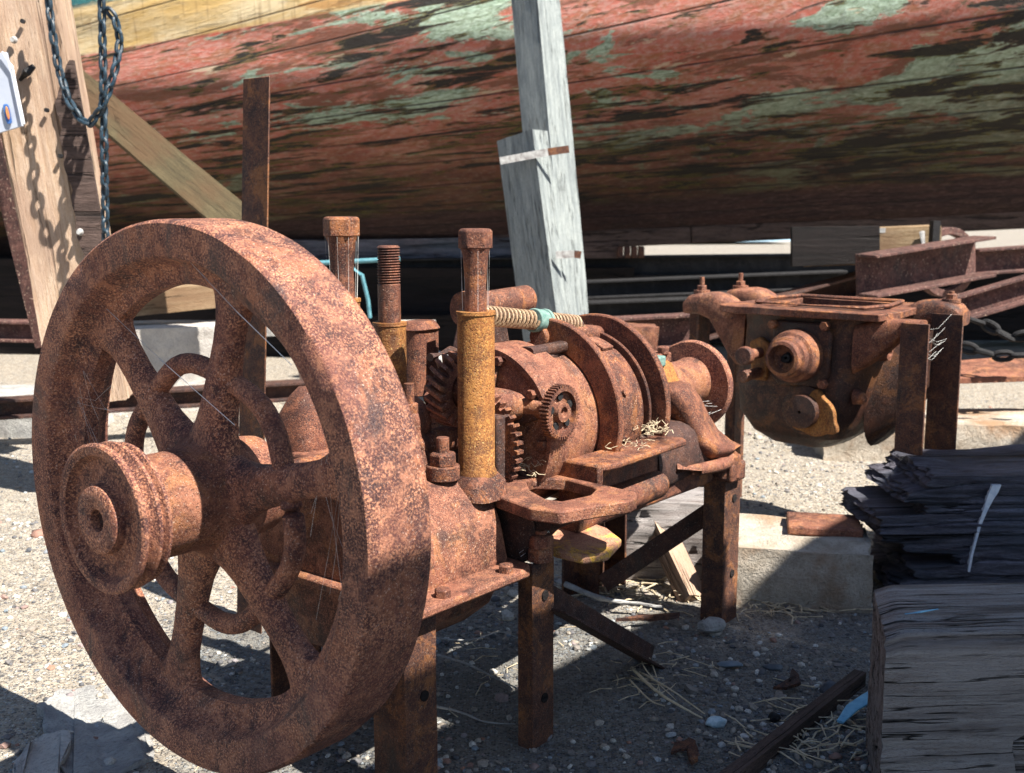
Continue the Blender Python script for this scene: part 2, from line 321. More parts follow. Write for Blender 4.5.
class MB:
    def __init__(s):
        s.bm = bmesh.new(); s.g = s.bm.verts.layers.float_vector.new('g'); s.off = Vector((0, 0, 0))
    def v(s, co, g=None):
        x = s.bm.verts.new(co); x[s.g] = (g if g is not None else Vector(co)) + s.off; return x
    def face(s, vs):
        try: return s.bm.faces.new(vs)
        except ValueError: return None
    def loft(s, rings, gs=None, closed=False, caps=True):
        vr = []
        for i, r in enumerate(rings):
            vr.append([s.v(p, None if gs is None else gs[i][j]) for j, p in enumerate(r)])
        n = len(vr[0]); k = len(vr)
        for i in range(k if closed else k - 1):
            A, B = vr[i], vr[(i + 1) % k]
            for j in range(n): s.face([A[j], A[(j + 1) % n], B[(j + 1) % n], B[j]])
        if caps and not closed:
            s.face(list(reversed(vr[0]))); s.face(vr[-1])
        return s
    def cyl(s, p1, p2, r1, r2=None, n=24):
        r2 = r1 if r2 is None else r2
        d, a, b = basis(p2 - p1)
        L = (p2 - p1).length
        t = [2 * math.pi * k / n for k in range(n)]
        rings = [[p + (a * math.cos(x) + b * math.sin(x)) * r for x in t] for p, r in ((p1, r1), (p2, r2))]
        return s.loft(rings)
    def hexa(s, p1, p2, r, rot=0.0, cham=0.15):
        d, a, b = basis(p2 - p1); L = (p2 - p1).length
        t = [2 * math.pi * k / 6 + rot for k in range(6)]
        rr = lambda p, q: [p + (a * math.cos(x) + b * math.sin(x)) * q for x in t]
        return s.loft([rr(p1, r), rr(p1 + d * L * (1 - cham), r), rr(p2, r * 0.84)])
    def tube(s, pts, rad, n=10, caps=True, flat=1.0):
        rings = []; m = len(pts)
        prev = None
        for i, p in enumerate(pts):
            d = (pts[min(i + 1, m - 1)] - pts[max(i - 1, 0)]).normalized()
            if prev is None: _, a, b = basis(d)
            else:
                a = (prev - d * prev.dot(d)).normalized(); b = a.cross(d) * -1
                b = d.cross(a)
            prev = a
            r = rad[i] if isinstance(rad, (list, tuple)) else rad
            rings.append([p + (a * math.cos(2 * math.pi * k / n) + b * math.sin(2 * math.pi * k / n) * flat) * r for k in range(n)])
        return s.loft(rings, caps=caps)
    def revolve(s, o, ax, prof, n=64, closed=True, mod=None):   # prof: (along, radius); closed profile ring
        d, a, b = basis(ax)
        rings = []
        for k in range(n):
            x = 2 * math.pi * k / n
            q = a * math.cos(x) + b * math.sin(x)
            rings.append([o + d * t + q * (r if mod is None else r + mod(x, t, r)) for t, r in prof])
        vr = [[s.v(p) for p in r] for r in rings]
        m = len(prof)
        for i in range(n):
            A, B = vr[i], vr[(i + 1) % n]
            for j in range(m if closed else m - 1):
                s.face([A[j], A[(j + 1) % m], B[(j + 1) % m], B[j]])
        return s
    def prism(s, pts, vec):
        A = [s.v(p) for p in pts]; B = [s.v(p + vec) for p in pts]
        n = len(pts)
        s.face(list(reversed(A))); s.face(B)
        for j in range(n): s.face([A[j], A[(j + 1) % n], B[(j + 1) % n], B[j]])
        return s
    def box(s, c, size, rz=0.0, m=None):
        mt = m if m is not None else Matrix.Rotation(rz, 3, 'Z')
        x, y, z = (q / 2 for q in size)
        P = [c + mt @ Vector(q) for q in ((-x, -y, -z), (x, -y, -z), (x, y, -z), (-x, y, -z))]
        return s.prism(P, mt @ Vector((0, 0, 2 * z)))
    def sup(s, stations, n=20):      # stations: (centre, xdir, ydir, hx, hy, power)
        rings = []
        for c, xd, yd, hx, hy, pw in stations:
            r = []
            for k in range(n):
                t = 2 * math.pi * k / n; ct, stt = math.cos(t), math.sin(t)
                X = math.copysign(abs(ct) ** (2 / pw), ct) * hx; Y = math.copysign(abs(stt) ** (2 / pw), stt) * hy
                r.append(c + xd * X + yd * Y)
            rings.append(r)
        return s.loft(rings)
    def gear(s, o, ax, r, n, w, tooth, bore=0.0, twist=0.0, layers=2, web=None, phase=0.0):
        d, a, b = basis(ax); rings = []
        for l in range(layers):
            f = l / (layers - 1); ring = []
            for k in range(n):
                for fr, q in ((0.0, r - tooth), (0.22, r - tooth), (0.36, r), (0.72, r), (0.86, r - tooth)):
                    x = 2 * math.pi * (k + fr) / n + twist * f + phase
                    ring.append(o + d * (w * (f - 0.5)) + (a * math.cos(x) + b * math.sin(x)) * q)
            rings.append(ring)
        if bore <= 0: return s.loft(rings)
        m = len(rings[0]); inn = []
        for l in (0, layers - 1):
            ring = []
            for p in rings[l]:
                q = p - o; ax_ = d * q.dot(d); rad = (q - ax_).normalized()
                ring.append(o + ax_ + rad * bore)
            inn.append(ring)
        s.loft([inn[0]] + rings + [inn[1]], closed=True)
        return s
    def noisy(s, amp, freq, seed=0.0):
        for q in s.bm.verts:
            q.co += noise.noise_vector((q.co + Vector((seed, seed * 1.7, 0))) * freq) * amp
        return s
    def build(s, name, mat, parent=None, bevel=0.0, seg=2, world=False, smooth=35, sub=0):
        bm = s.bm
        bmesh.ops.recalc_face_normals(bm, faces=bm.faces)
        o = bpy.data.objects.new(name, bpy.data.meshes.new(name))
        if parent is None:
            xs = [q.co for q in bm.verts]
            lo = Vector((min(p.x for p in xs), min(p.y for p in xs), min(p.z for p in xs)))
            hi = Vector((max(p.x for p in xs), max(p.y for p in xs), max(p.z for p in xs)))
            c = Vector(((lo.x + hi.x) / 2, (lo.y + hi.y) / 2, lo.z))
            bmesh.ops.translate(bm, verts=bm.verts, vec=-c); o.location = c
        elif world:
            mw = Matrix.LocRotScale(parent.location, parent.rotation_euler, None)
            p = parent.parent
            while p is not None:
                mw = Matrix.LocRotScale(p.location, p.rotation_euler, None) @ mw; p = p.parent
            bm.transform(mw.inverted())
        for f in bm.faces: f.smooth = True
        bm.to_mesh(o.data); bm.free()
        o.data.set_sharp_from_angle(angle=R(smooth))
        o.data.materials.append(mat)
        col.objects.link(o)
        if parent is not None: o.parent = parent
        if sub:
            q = o.modifiers.new('s', 'SUBSURF'); q.levels = sub; q.render_levels = sub
        if bevel:
            q = o.modifiers.new('b', 'BEVEL'); q.width = bevel; q.segments = seg; q.limit_method = 'ANGLE'; q.angle_limit = R(40)
            q.harden_normals = False
        return o

def gridbox(L, Wd, H, nl, nw, nh, fn, mat3, origin, name, mat, parent=None, world=False, smooth=50, off=None):
    """a timber: box with a dense skin; fn(local, normal)->local displaces it"""
    mb = MB(); cache = {}
    off = off if off is not None else Vector((random.uniform(0, 9), random.uniform(0, 9), random.uniform(0, 9)))
    def vt(i, j, k):
        key = (i, j, k)
        if key not in cache:
            p = Vector(((i / nl - 0.5) * L, (j / nw - 0.5) * Wd, (k / nh - 0.5) * H))
            nn = Vector(((i == nl) - (i == 0), (j == nw) - (j == 0), (k == nh) - (k == 0))).normalized()
            q = fn(p, nn)
            cache[key] = mb.v(origin + mat3 @ q, p + off)
        return cache[key]
    for i in range(nl):
        for j in range(nw):
            for k in (0, nh): mb.face([vt(i, j, k), vt(i + 1, j, k), vt(i + 1, j + 1, k), vt(i, j + 1, k)])
        for k in range(nh):
            for j in (0, nw): mb.face([vt(i, j, k), vt(i + 1, j, k), vt(i + 1, j, k + 1), vt(i, j, k + 1)])
    for j in range(nw):
        for k in range(nh):
            for i in (0, nl): mb.face([vt(i, j, k), vt(i, j + 1, k), vt(i, j + 1, k + 1), vt(i, j, k + 1)])
    return mb.build(name, mat, parent, world=world, smooth=smooth)

def timber(name, mat, p1, p2, w, h, amp=0.003, up=Vector((0, 0, 1)), parent=None, world=False, nl=None, crack=0.0, rough_end=0.0, round_=0.0, seed=None):
    d, sd, u = basis(p2 - p1, up); L = (p2 - p1).length
    m3 = Matrix((d, sd, u)).transposed()
    nl = nl or max(6, int(L / 0.03)); nw = max(4, int(w / 0.02)); nh = max(4, int(h / 0.02))
    nl, nw, nh = min(nl, 160), min(nw, 22), min(nh, 22)
    sd_ = seed if seed is not None else random.uniform(0, 50)
    def fn(p, nn):
        q = Vector((p.x * 2.5, p.y * 14, p.z * 14)) + Vector((sd_, sd_, 0))
        dsp = noise.noise(q) * amp + noise.noise(Vector((p.x * 12, p.y * 60, p.z * 60 + sd_))) * amp * 0.5
        if crack:
            c = noise.noise(Vector((p.x * 1.6, p.y * 30 + sd_, p.z * 30)))
            dsp -= max(0.0, 0.12 - abs(c)) / 0.12 * crack
        if rough_end and abs(nn.x) > 0.1:
            p = p.copy(); p.x += noise.noise(Vector((sd_, p.y * 40, p.z * 45))) * rough_end * math.copysign(1, nn.x)
        r = p + nn * dsp
        if round_:
            yy, zz = abs(p.y) / (w / 2), abs(p.z) / (h / 2)
            k = max(0.0, min(yy, zz) - 0.86) / 0.14
            r.y *= 1 - k * round_; r.z *= 1 - k * round_
        return r
    return gridbox(L, w, h, nl, nw, nh, fn, m3, (p1 + p2) / 2, name, mat, parent, world)

# ================================================================== THE SETTING
def build_ground():
    bm = bmesh.new(); n = 330
    def warp(t, c, fine, far):
        s_ = 2 * t - 1
        return c + fine * s_ + (far - fine) * math.copysign(abs(s_) ** 7, s_)
    grid = []
    for i in range(n + 1):
        row = []
        for j in range(n + 1):
            x = warp(i / n, 0.2, 2.4, 150); y = warp(j / n, 2.4, 2.6, 260)
            z = 0.0
            fade = 1.0 / (1 + max(0, y - 6) * 0.3)
            z += noise.noise(Vector((x * 1.3, y * 1.3, 3))) * 0.018 * fade
            z += noise.noise(Vector((x * 7, y * 7, 9))) * 0.007 * fade
            z += noise.noise(Vector((x * 28, y * 28, 5))) * 0.003 * fade
            row.append(bm.verts.new((x, y, z - 0.006)))
        grid.append(row)
    for i in range(n):
        for j in range(n):
            f = bm.faces.new((grid[i][j], grid[i + 1][j], grid[i + 1][j + 1], grid[i][j + 1])); f.smooth = True
    me = bpy.data.meshes.new('ground'); bm.to_mesh(me); bm.free()
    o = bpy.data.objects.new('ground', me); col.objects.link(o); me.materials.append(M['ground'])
    o['kind'] = 'structure'
build_ground()

def gz(x, y):
    fade = 1.0 / (1 + max(0, y - 6) * 0.3)
    return (noise.noise(Vector((x * 1.3, y * 1.3, 3))) * 0.018 + noise.noise(Vector((x * 7, y * 7, 9))) * 0.007 + noise.noise(Vector((x * 28, y * 28, 5))) * 0.003) * fade - 0.006

# loose stones: nobody could count them
ICO = bmesh.new(); bmesh.ops.create_icosphere(ICO, subdivisions=1, radius=1)
IV = [v.co.copy() for v in ICO.verts]; IF = [[v.index for v in f.verts] for f in ICO.faces]; ICO.free()
ICO2 = bmesh.new(); bmesh.ops.create_icosphere(ICO2, subdivisions=3, radius=1)
IV2 = [v.co.copy() for v in ICO2.verts]; IF2 = [[v.index for v in f.verts] for f in ICO2.faces]; ICO2.free()
def gravel():
    vs, fs, rn = [], [], []
    def stone(x, y, r):
        b0 = len(vs); sq = random.uniform(0.4, 0.8); ex = random.uniform(0.7, 1.3)
        rot = Matrix.Rotation(random.uniform(0, 6.28), 3, 'Z') @ Matrix.Rotation(random.uniform(-.5, .5), 3, 'X')
        c = Vector((x, y, gz(x, y) + r * sq * 0.35)); val = random.random()
        for p in IV:
            q = Vector((p.x * ex, p.y, p.z * sq)) * r * random.uniform(0.68, 1.15)
            vs.append(c + rot @ q); rn.append(val)
        for f in IF: fs.append([b0 + k for k in f])
    for _ in range(24000):
        y = 1.35 + (random.random() ** 1.6) * 3.4
        x = random.uniform(-0.62, 0.62) * (y + 0.3) * 1.0
        d = noise.noise(Vector((x * 3, y * 3, 1)))
        if random.random() > 0.55 + d * 1.2: continue
        r = random.choice((0.002, 0.003, 0.003, 0.004, 0.005, 0.006, 0.008)) * random.uniform(0.8, 1.3)
        if random.random() < 0.03: r *= 2.0
        stone(x, y, r)
    me = bpy.data.meshes.new('gravel'); me.from_pydata(vs, [], fs)
    at = me.attributes.new('rnd', 'FLOAT', 'POINT'); at.data.foreach_set('value', rn)
    for p in me.polygons: p.use_smooth = (p.index // 80) % 3 == 0
    me.materials.append(M['stones'])
    o = bpy.data.objects.new('gravel', me); col.objects.link(o)
    tag(o, 'loose grey white and brown gravel scattered over the sandy ground', 'gravel', kind='stuff')
gravel()

def rock(name, label, cat, c, size, mat, seed, amp=0.3, freq=1.2, group=None):
    mb = MB()
    vs = []
    for p in IV2:
        k = 1 + noise.noise(p * freq + Vector((seed, 0, 0))) * amp + noise.noise(p * freq * 3 + Vector((seed, 3, 0))) * amp * 0.3
        vs.append(mb.v(c + Vector((p.x * size[0], p.y * size[1], p.z * size[2])) * k))
    for f in IF2: mb.face([vs[k] for k in f])
    return tag(mb.build(name, mat), label, cat, group)

# ================================================================== THE BOAT
def build_boat():
    boat = thing('boat', 'old wooden boat hull with flaking red and yellow paint propped up behind the engine', 'boat', (0.4, 7.0, 0.5))
    xs = [-1500 + i * 25 for i in range(176)]
    def K(x): return 262 - 0.044 * x if x < 570 else 237 - (x - 570) * 0.046
    def Yl(x): return 58 - 0.17 * (x - 62)
    def D(x): return 6.9 - 0.0005 * x
    nt_ = 56
    bm = bmesh.new(); uvl = bm.loops.layers.uv.new('UVMap'); bl = bm.verts.layers.float.new('band')
    grid = []; uvd = {}
    for i, x in enumerate(xs):
        ringn = []
        for j in range(nt_ + 1):
            t = j / nt_
            if t <= 0.6: y = K(x) + (Yl(x) - K(x)) * (t / 0.6) ** 0.85
            elif t <= 0.75: y = Yl(x) - (46 + 0.02 * x) * (t - 0.6) / 0.15
            else: y = Yl(x) - (46 + 0.02 * x) - 230 * (t - 0.75) / 0.25
            k = min(1, t / 0.7)
            Y = D(x) - 1.05 * (1 - (1 - k) ** 3.4) - 0.05 * t
            p = W(x, y, Y)
            p.y += noise.noise(Vector((p.x * 0.7, p.z * 4, 0))) * 0.03
            q = bm.verts.new(p); q[bl] = t; ringn.append(q)
        grid.append(ringn)
    # girth and length coordinates
    base = grid[90]
    acc = [0.0]
    for j in range(1, nt_ + 1): acc.append(acc[-1] + (base[j].co - base[j - 1].co).length)
    for i in range(len(xs)):
        for j in range(nt_ + 1): uvd[grid[i][j]] = (grid[i][j].co.x, acc[j] * (0.8 + 0.2 * (grid[i][0].co.x + 3) / 6) - 0.16 * (grid[i][j].co.x + 1.5) * min(1, max(0, (j / nt_ - .03) / .60)))
    for i in range(len(xs) - 1):
        for j in range(nt_):
            f = bm.faces.new((grid[i][j], grid[i + 1][j], grid[i + 1][j + 1], grid[i][j + 1])); f.smooth = True
            for l in f.loops: l[uvl].uv = uvd[l.vert]
    # far side, deck and keel close the body
    far = []
    for i, x in enumerate(xs):
        r = []
        yk = grid[i][0].co.y + 0.15
        for j in range(0, nt_ + 1, 8):
            p = grid[i][j].co.copy(); p.y = yk + (yk - p.y); q = bm.verts.new(p); q[bl] = j / nt_; uvd[q] = (p.x, acc[j]); r.append(q)
        far.append(r)
    for i in range(len(xs) - 1):
        m = len(far[0])
        fs = [(far[i][j], far[i][j + 1], far[i + 1][j + 1], far[i + 1][j]) for j in range(m - 1)]
        fs.append((grid[i][0], far[i][0], far[i + 1][0], grid[i + 1][0]))
        fs.append((grid[i][-1], grid[i + 1][-1], far[i + 1][-1], far[i][-1]))
        for q in fs:
            f = bm.faces.new(q)
            for l in f.loops: l[uvl].uv = uvd[l.vert]
    bm.transform(Matrix.Translation(-boat.location))
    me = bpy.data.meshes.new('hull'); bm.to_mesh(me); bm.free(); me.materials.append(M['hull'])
    o = bpy.data.objects.new('hull', me); col.objects.link(o); o.parent = boat
    # keel timber
    a = W(-1500, K(-1500) + 2, D(-1500) + 0.02); b = W(2800, K(2800) + 2, D(2800) + 0.02)
    mb = MB()
    for x0, x1 in ((-1400, 100), (100.6, 690), (690.6, 1300), (1300.6, 2700)):
        p, q = W(x0, K(x0) + 3, D(x0) + .05), W(x1, K(x1) + 3, D(x1) + .05)
        d, sd, u = basis(q - p); mb.box((p + q) / 2, ((q - p).length, 0.16, 0.10), m=Matrix((d, sd, u)).transposed())
    mb.build('keel', M['darkplank'], boat, bevel=0.01, world=True)
build_boat()

# ================================================================== THE ENGINE
ENG = thing('winch_engine', 'large rusty cast iron winch engine with spoked flywheel standing on angle iron legs', 'engine', EO, EROT)
Xa = Vector((1, 0, 0)); Yv = Vector((0, -1, 0)); Zz = Vector((0, 0, 1))   # a, v, z axes in engine space
C0 = e(0, 0, AX)

# --- flywheel
mb = MB()
def cast(x, t, r):
    return noise.noise(Vector((math.cos(x) * 3 * r * 8, math.sin(x) * 3 * r * 8, t * 30))) * 0.0006
rp = [(0.003, 0.3585), (0.0, 0.355), (0.0, 0.316), (0.003, 0.312), (0.022, 0.306), (0.030, 0.298), (0.033, 0.285), (0.038, 0.277), (0.060, 0.277), (0.066, 0.285), (0.070, 0.298), (0.082, 0.306), (0.097, 0.312), (0.10, 0.316), (0.10, 0.355), (0.097, 0.3585), (0.09, 0.36), (0.075, 0.36), (0.05, 0.36), (0.025, 0.36), (0.01, 0.36)]
mb.revolve(C0, Xa, rp, 160, mod=cast)
FW = mb.build('flywheel', M['wheel'], ENG, smooth=40)
for k in range(6):
    th = R(14 + 60 * k)
    rad = Yv * math.cos(th) + Zz * math.sin(th); tan = -Yv * math.sin(th) + Zz * math.cos(th)
    mb = MB(); st = []
    for r, hw, ht in ((0.055, .050, .022), (0.078, .045, .0215), (0.095, .036, .021), (0.12, .029, .0195), (0.16, .0245, .018), (0.21, .0225, .0165), (0.24, .0235, .0165), (0.258, .028, .017), (0.272, .034, .0175), (0.284, .046, .019), (0.295, .058, .019)):
        st.append((C0 + Xa * 0.050 + rad * r, tan, Xa, hw, ht, 2.3))
    mb.sup(st, 24).noisy(0.0012, 28, k)
    mb.build('spoke', M['wheel'], FW, smooth=60)
mb = MB(); ring = []
for k in range(97):
    x = 2 * math.pi * k / 96
    rr = 0.170 + 0.005 * math.cos(6 * (x - R(44)))
    ring.append(C0 + Xa * (0.052) + (Yv * math.cos(x) + Zz * math.sin(x)) * rr)
mb.tube(ring, 0.0135, 14).noisy(0.001, 30)
mb.build('spoke_ring', M['wheel'], FW, smooth=60)
mb = MB()
mb.revolve(C0, Xa, [(-0.07, 0.02), (-0.07, 0.064), (-0.065, 0.067), (0.018, 0.067), (0.026, 0.071), (0.034, 0.080), (0.042, 0.086), (0.06, 0.086), (0.075, 0.084), (0.095, 0.070), (0.13, 0.066), (0.13, 0.02)], 72, mod=cast)
mb.build('hub', M['rustpink'], FW, smooth=45)
mb = MB()
mb.revolve(C0, Xa, [(-0.113 + (t + 0.113) * 0.74, q) for t, q in ((-0.092, 0.013), (-0.110, 0.014), (-0.113, 0.018), (-0.113, 0.038), (-0.110, 0.042), (-0.094, 0.044), (-0.090, 0.050), (-0.090, 0.073), (-0.096, 0.077), (-0.104, 0.079), (-0.106, 0.082), (-0.106, 0.090), (-0.103, 0.0935), (-0.096, 0.0935), (-0.088, 0.082), (-0.084, 0.080), (-0.079, 0.083), (-0.074, 0.0915), (-0.069, 0.0925), (-0.062, 0.082), (-0.058, 0.081), (-0.053, 0.088), (-0.048, 0.089), (-0.044, 0.084), (-0.042, 0.066), (-0.042, 0.013))], 80, mod=cast)
PUL = mb.build('pulley', M['wheel'], FW, smooth=30)
mb = MB(); mb.cyl(C0 - Xa * 0.10, C0 - Xa * 0.02, 0.0135, n=20); mb.build('shaft_end', M['dark'], FW)

# --- main shaft
mb = MB(); mb.cyl(e(0.1, 0, AX), e(1.312, 0, AX), 0.021, n=28); mb.build('main_shaft', M['rust'], ENG)

# --- crankcase
sec = [(-0.165, .300), (-0.158, .355), (-0.14, .395), (-0.11, .420), (-0.07, .434), (0.0, .438), (0.06, .434), (0.095, .424), (0.122, .400), (0.142, .362), (0.156, .305), (0.150, .285), (0.12, .225), (0.07, .185), (-0.07, .185), (-0.12, .225), (-0.15, .285)]
mb = MB()
mb.loft([[e(a, v * s_, .30 + (z - .30) * s_) for v, z in sec] for a, s_ in ((0.252, 0.96), (0.258, 1.0), (0.35, 1.0), (0.478, 1.0), (0.486, 0.985))])
CC = mb.build('crankcase', M['rustpink'], ENG, bevel=0.004, smooth=40)
mb = MB()
mb.prism([e(0.236, -0.205, .284), e(0.236, 0.205, .284), e(0.475, 0.205, .284), e(0.495, 0.19, .284), e(0.50, 0.16, .284), e(0.52, -0.205, .284)], Zz * 0.016)
mb.build('base_flange', M['rustpink'], ENG, bevel=0.005)
# bedplate rails running back to the drum end
mb = MB()
for sg in (1, -1):
    mb.box(e(0.86, sg * 0.105, .315), (0.74, 0.05, 0.055))
for a_ in (0.55, 0.9): mb.box(e(a_, 0, .31), (0.06, 0.24, 0.05))
mb.box(e(1.2, 0, .31), (0.06, 0.34, 0.04))
mb.build('bedplate', M['rust'], ENG, bevel=0.006)
mb = MB(); mb.cyl(e(0.63, 0.155, .330), e(0.92, 0.150, .335), 0.030, 0.026, 20); mb.noisy(0.003, 20)
mb.build('side_barrel', M['rust'], ENG)

# --- slotted platform arm
mb = MB()
def eng(p):                            # world point -> (a, v)
    q = p - EO; return (q.x * math.sin(EPHI) + q.y * math.cos(EPHI), q.x * math.cos(EPHI) - q.y * math.sin(EPHI))
outer = [eng(G(x, y, .40)) for x, y in ((477, 486), (484, 478), (512, 470), (545, 472), (578, 479), (610, 486), (636, 492), (637, 497), (630, 501), (600, 505), (560, 512), (530, 508), (500, 497))]
inner = [eng(G(x, y, .40)) for x, y in ((526, 481), (534, 478), (566, 479), (592, 486), (596, 489), (590, 495), (562, 501), (546, 499), (530, 490))]
def ring_plate(mb, outer, inner, z0, z1, conv):
    # bridge resampled loops
    def resample(poly, n):
        P = [Vector((p[0], p[1], 0)) for p in poly]; L = [(P[(i + 1) % len(P)] - P[i]).length for i in range(len(P))]; T = sum(L); out = []
        for k in range(n):
            d = T * k / n; i = 0
            while d > L[i]: d -= L[i]; i += 1
            out.append(P[i].lerp(P[(i + 1) % len(P)], d / L[i]))
        return out
    n = 150; c = sum((Vector((p[0], p[1], 0)) for p in inner), Vector()) / len(inner)
    O, I = resample(outer, n), resample(inner, n)
    ang = lambda p: math.atan2(p.y - c.y, p.x - c.x)
    # rotate the inner loop to face the outer one
    best = min(range(n), key=lambda s_: sum((I[(k + s_) % n] - O[k]).length for k in range(n)))
    I = [I[(k + best) % n] for k in range(n)]
    r4 = [[conv(p.x, p.y, z) for p in L_] for L_, z in ((O, z0), (O, z1), (I, z1), (I, z0))]
    mb.loft(r4, closed=True)
ring_plate(mb, outer, inner, .380, .400, e)
SP = mb.build('slotted_platform', M['rustpink'], ENG, bevel=0.005)
mb = MB()
A_ = [e(*eng(G(x, y + 1, .392)), .384) for x, y in ((480, 489), (500, 496), (516, 502), (532, 505), (532, 496), (505, 484))]
B_ = [e(.505, .09, .29), e(.505, .13, .29), e(.505, .165, .29), e(.53, .18, .30), e(.56, .17, .30), e(.56, .10, .29)]
mb.loft([B_, A_])
mb.sup([(e(.54, .14, .33), Xa, Zz, .03, .05, 3), (e(.55, .19, .36), Xa, Zz, .035, .022, 3), (e(.56, .25, .378), Xa, Zz, .04, .008, 3)])
mb.build('platform_web', M['dark'], ENG, bevel=0.004)
# yellow ended foot bracket
mb = MB()
mb.prism([e(.55, .20, .296), e(.56, .245, .292), e(.60, .262, .292), (e(.665, .245, .296)), e(.69, .20, .302), e(.70, .12, .306), e(.56, .12, .302)], Zz * 0.014)
mb.noisy(0.002, 25)
mb.build('foot_bracket', rust('rust_yellow_bracket', (0.16, 0.06, 0.04), (0.40, 0.19, 0.12), (0.6, 0.35, 0.2), patch=(0.72, 0.42, 0.04), patch_amt=0.95), ENG, bevel=0.004)

# --- studs with their sleeves
def stud(a, v, ztop, zs, zb, r, rs, head, sleeve=True):
    if sleeve:
        mb = MB()
        mb.revolve(e(a, v, zb), Zz, [(0, .004), (0, rs * 1.1), (0.006, rs * 1.1), (0.012, rs), (zs - zb - 0.006, rs), (zs - zb - 0.005, rs * 1.06), (zs - zb, rs * 1.05), (zs - zb, .004)], 36)
        sl = mb.build('sleeve', M['ochre'], ENG, smooth=40)
    mb = MB()
    if head:
        mb.revolve(e(a, v, 0), Zz, [(zb, .002), (zb, r * 0.78), (zs, r * 0.80), (ztop - 0.085, r * 0.74), (ztop - 0.040, r * 0.90), (ztop - 0.030, r * 1.05), (ztop - 0.030, .002)], 30)
        st_ = mb.build('stud', M['rust'], ENG, smooth=50)
        mb = MB(); mb.hexa(e(a, v, ztop - 0.030), e(a, v, ztop), r * 1.22, rot=0.35, cham=0.12)
        mb.build('nut', M['rust'], st_, bevel=0.002)
    else:
        prof = [(zb, .002), (zb, r), (ztop - .062, r)]
        z = ztop - 0.060
        while z < ztop - 0.004:
            prof += [(z, r * 0.86), (z + 0.0022, r * 1.02)]; z += 0.0042
        prof += [(ztop - 0.001, r * 0.9), (ztop, r * 0.8), (ztop, .002)]
        mb.revolve(e(a, v, 0), Zz, prof, 28); mb.build('stud', M['rust'], ENG, smooth=25)
stud(0.475, 0.10, 0.808, 0.684, 0.43, 0.0215, 0.0285, True)
stud(0.475, -0.085, 0.778, 0.655, 0.43, 0.0185, 0.0265, False)
stud(0.375, -0.085, 0.825, 0.700, 0.43, 0.0235, 0.026, True)
mb = MB(); mb.sup([(e(0.475, .10, .395), Xa, Yv, .044, .044, 3), (e(0.475, .10, .420), Xa, Yv, .040, .040, 3), (e(.475, .10, .432), Xa, Yv, .031, .031, 2.4)]); mb.noisy(.002, 30)
mb.build('sleeve_base', M['rust'], ENG)

# --- castings on the crankcase seen through and beside the wheel
mb = MB()
mb.sup([(e(.32, -.11, .42), Xa, Yv, .05, .05, 3.5), (e(.32, -.11, .47), Xa, Yv, .05, .05, 3.5), (e(.32, -.11, .515), Xa, Yv, .044, .044, 3), (e(.32, -.11, .55), Xa, Yv, .028, .028, 2.6), (e(.32, -.11, .565), Xa, Yv, .015, .015, 2)])
mb.noisy(.004, 18); mb.build('valve_dome', M['rust'], ENG, smooth=50)
mb = MB(); mb.box(e(.29, -.01, .455), (.06, .16, .04)); mb.box(e(.29, .07, .45), (.05, .05, .03)); mb.build('side_cover', M['rustpink'], ENG, bevel=.006)
mb = MB(); mb.revolve(e(.262, .02, .478), Vector((-.5, -.6, .15)).normalized(), [(0, .004), (0, .011), (.035, .011), (.035, .005), (.02, .004)], 20); mb.build('grease_cup', M['green'], ENG)
mb = MB()
mb.cyl(e(.40, -.03, .50), e(.47, -.03, .50), .045, .040, 26); mb.cyl(e(.39, -.03, .50), e(.40, -.03, .50), .052, n=26)
mb.sup([(e(.43, -.03, .43), Xa, Yv, .05, .06, 3), (e(.43, -.03, .50), Xa, Yv, .032, .042, 3)])
mb.noisy(.002, 25); mb.build('bearing_cap', M['rustpink'], ENG, smooth=45)
mb = MB(); mb.cyl(e(.40, .03, .53), e(.40, .03, .575), .008, n=12); mb.hexa(e(.40, .03, .53), e(.40, .03, .545), .014); mb.build('cap_bolt', M['rust'], ENG)
mb = MB()
mb.cyl(e(.42, .08, .43), e(.42, .08, .452), .026, n=20); mb.hexa(e(.42, .08, .452), e(.42, .08, .472), .021); mb.cyl(e(.42, .08, .47), e(.42, .08, .495), .010, n=14)
mb.build('case_nut', M['rust'], ENG, bevel=.0015)

# --- worm wheel (slanted teeth), spur gear on its elbow, toothed sector
mb = MB()
mb.gear(e(.505, .035, .553), Yv, .060, 22, .034, .015, bore=.032, twist=-.28, layers=6)
mb.build('worm_wheel', M['rustpink'], ENG, smooth=25)
mb = MB()
mb.revolve(e(.505, .035, .553), Yv, [(-.03, .012), (-.03, .022), (-.008, .036), (-.006, .038), (.004, .038), (.006, .036), (.004, .028), (.03, .024), (.034, .012)], 32)
mb.build('worm_wheel_hub', M['rust'], ENG)
mb = MB()
mb.tube([e(.57, -.08, .525), e(.57, -.02, .525), e(.575, .03, .52), e(.595, .065, .517), e(.62, .085, .514), e(.62, .15, .514)], [.024, .026, .029, .027, .018, .016], 20)
mb.build('elbow_shaft', M['rustpink'], ENG, smooth=60)
mb = MB(); mb.cyl(e(.575, .03, .53), e(.575, .03, .568), .018, n=18); mb.cyl(e(.575, .03, .562), e(.575, .03, .568), .021, n=18); mb.build('elbow_plug', M['rust'], ENG, bevel=.001)
mb = MB()
mb.gear(e(.62, .152, .514), Yv, .0445, 44, .016, .0045, bore=.034)
SG = mb.build('spur_gear', M['rust'], ENG, smooth=25)
mb = MB()
mb.revolve(e(.62, .152, .514), Yv, [(-.006, .004), (-.006, .0345), (-.001, .0345), (-.001, .018), (.009, .016), (.009, .009), (.004, .008), (.004, .004)], 32)
mb.build('gear_web', M['rustpink'], SG)
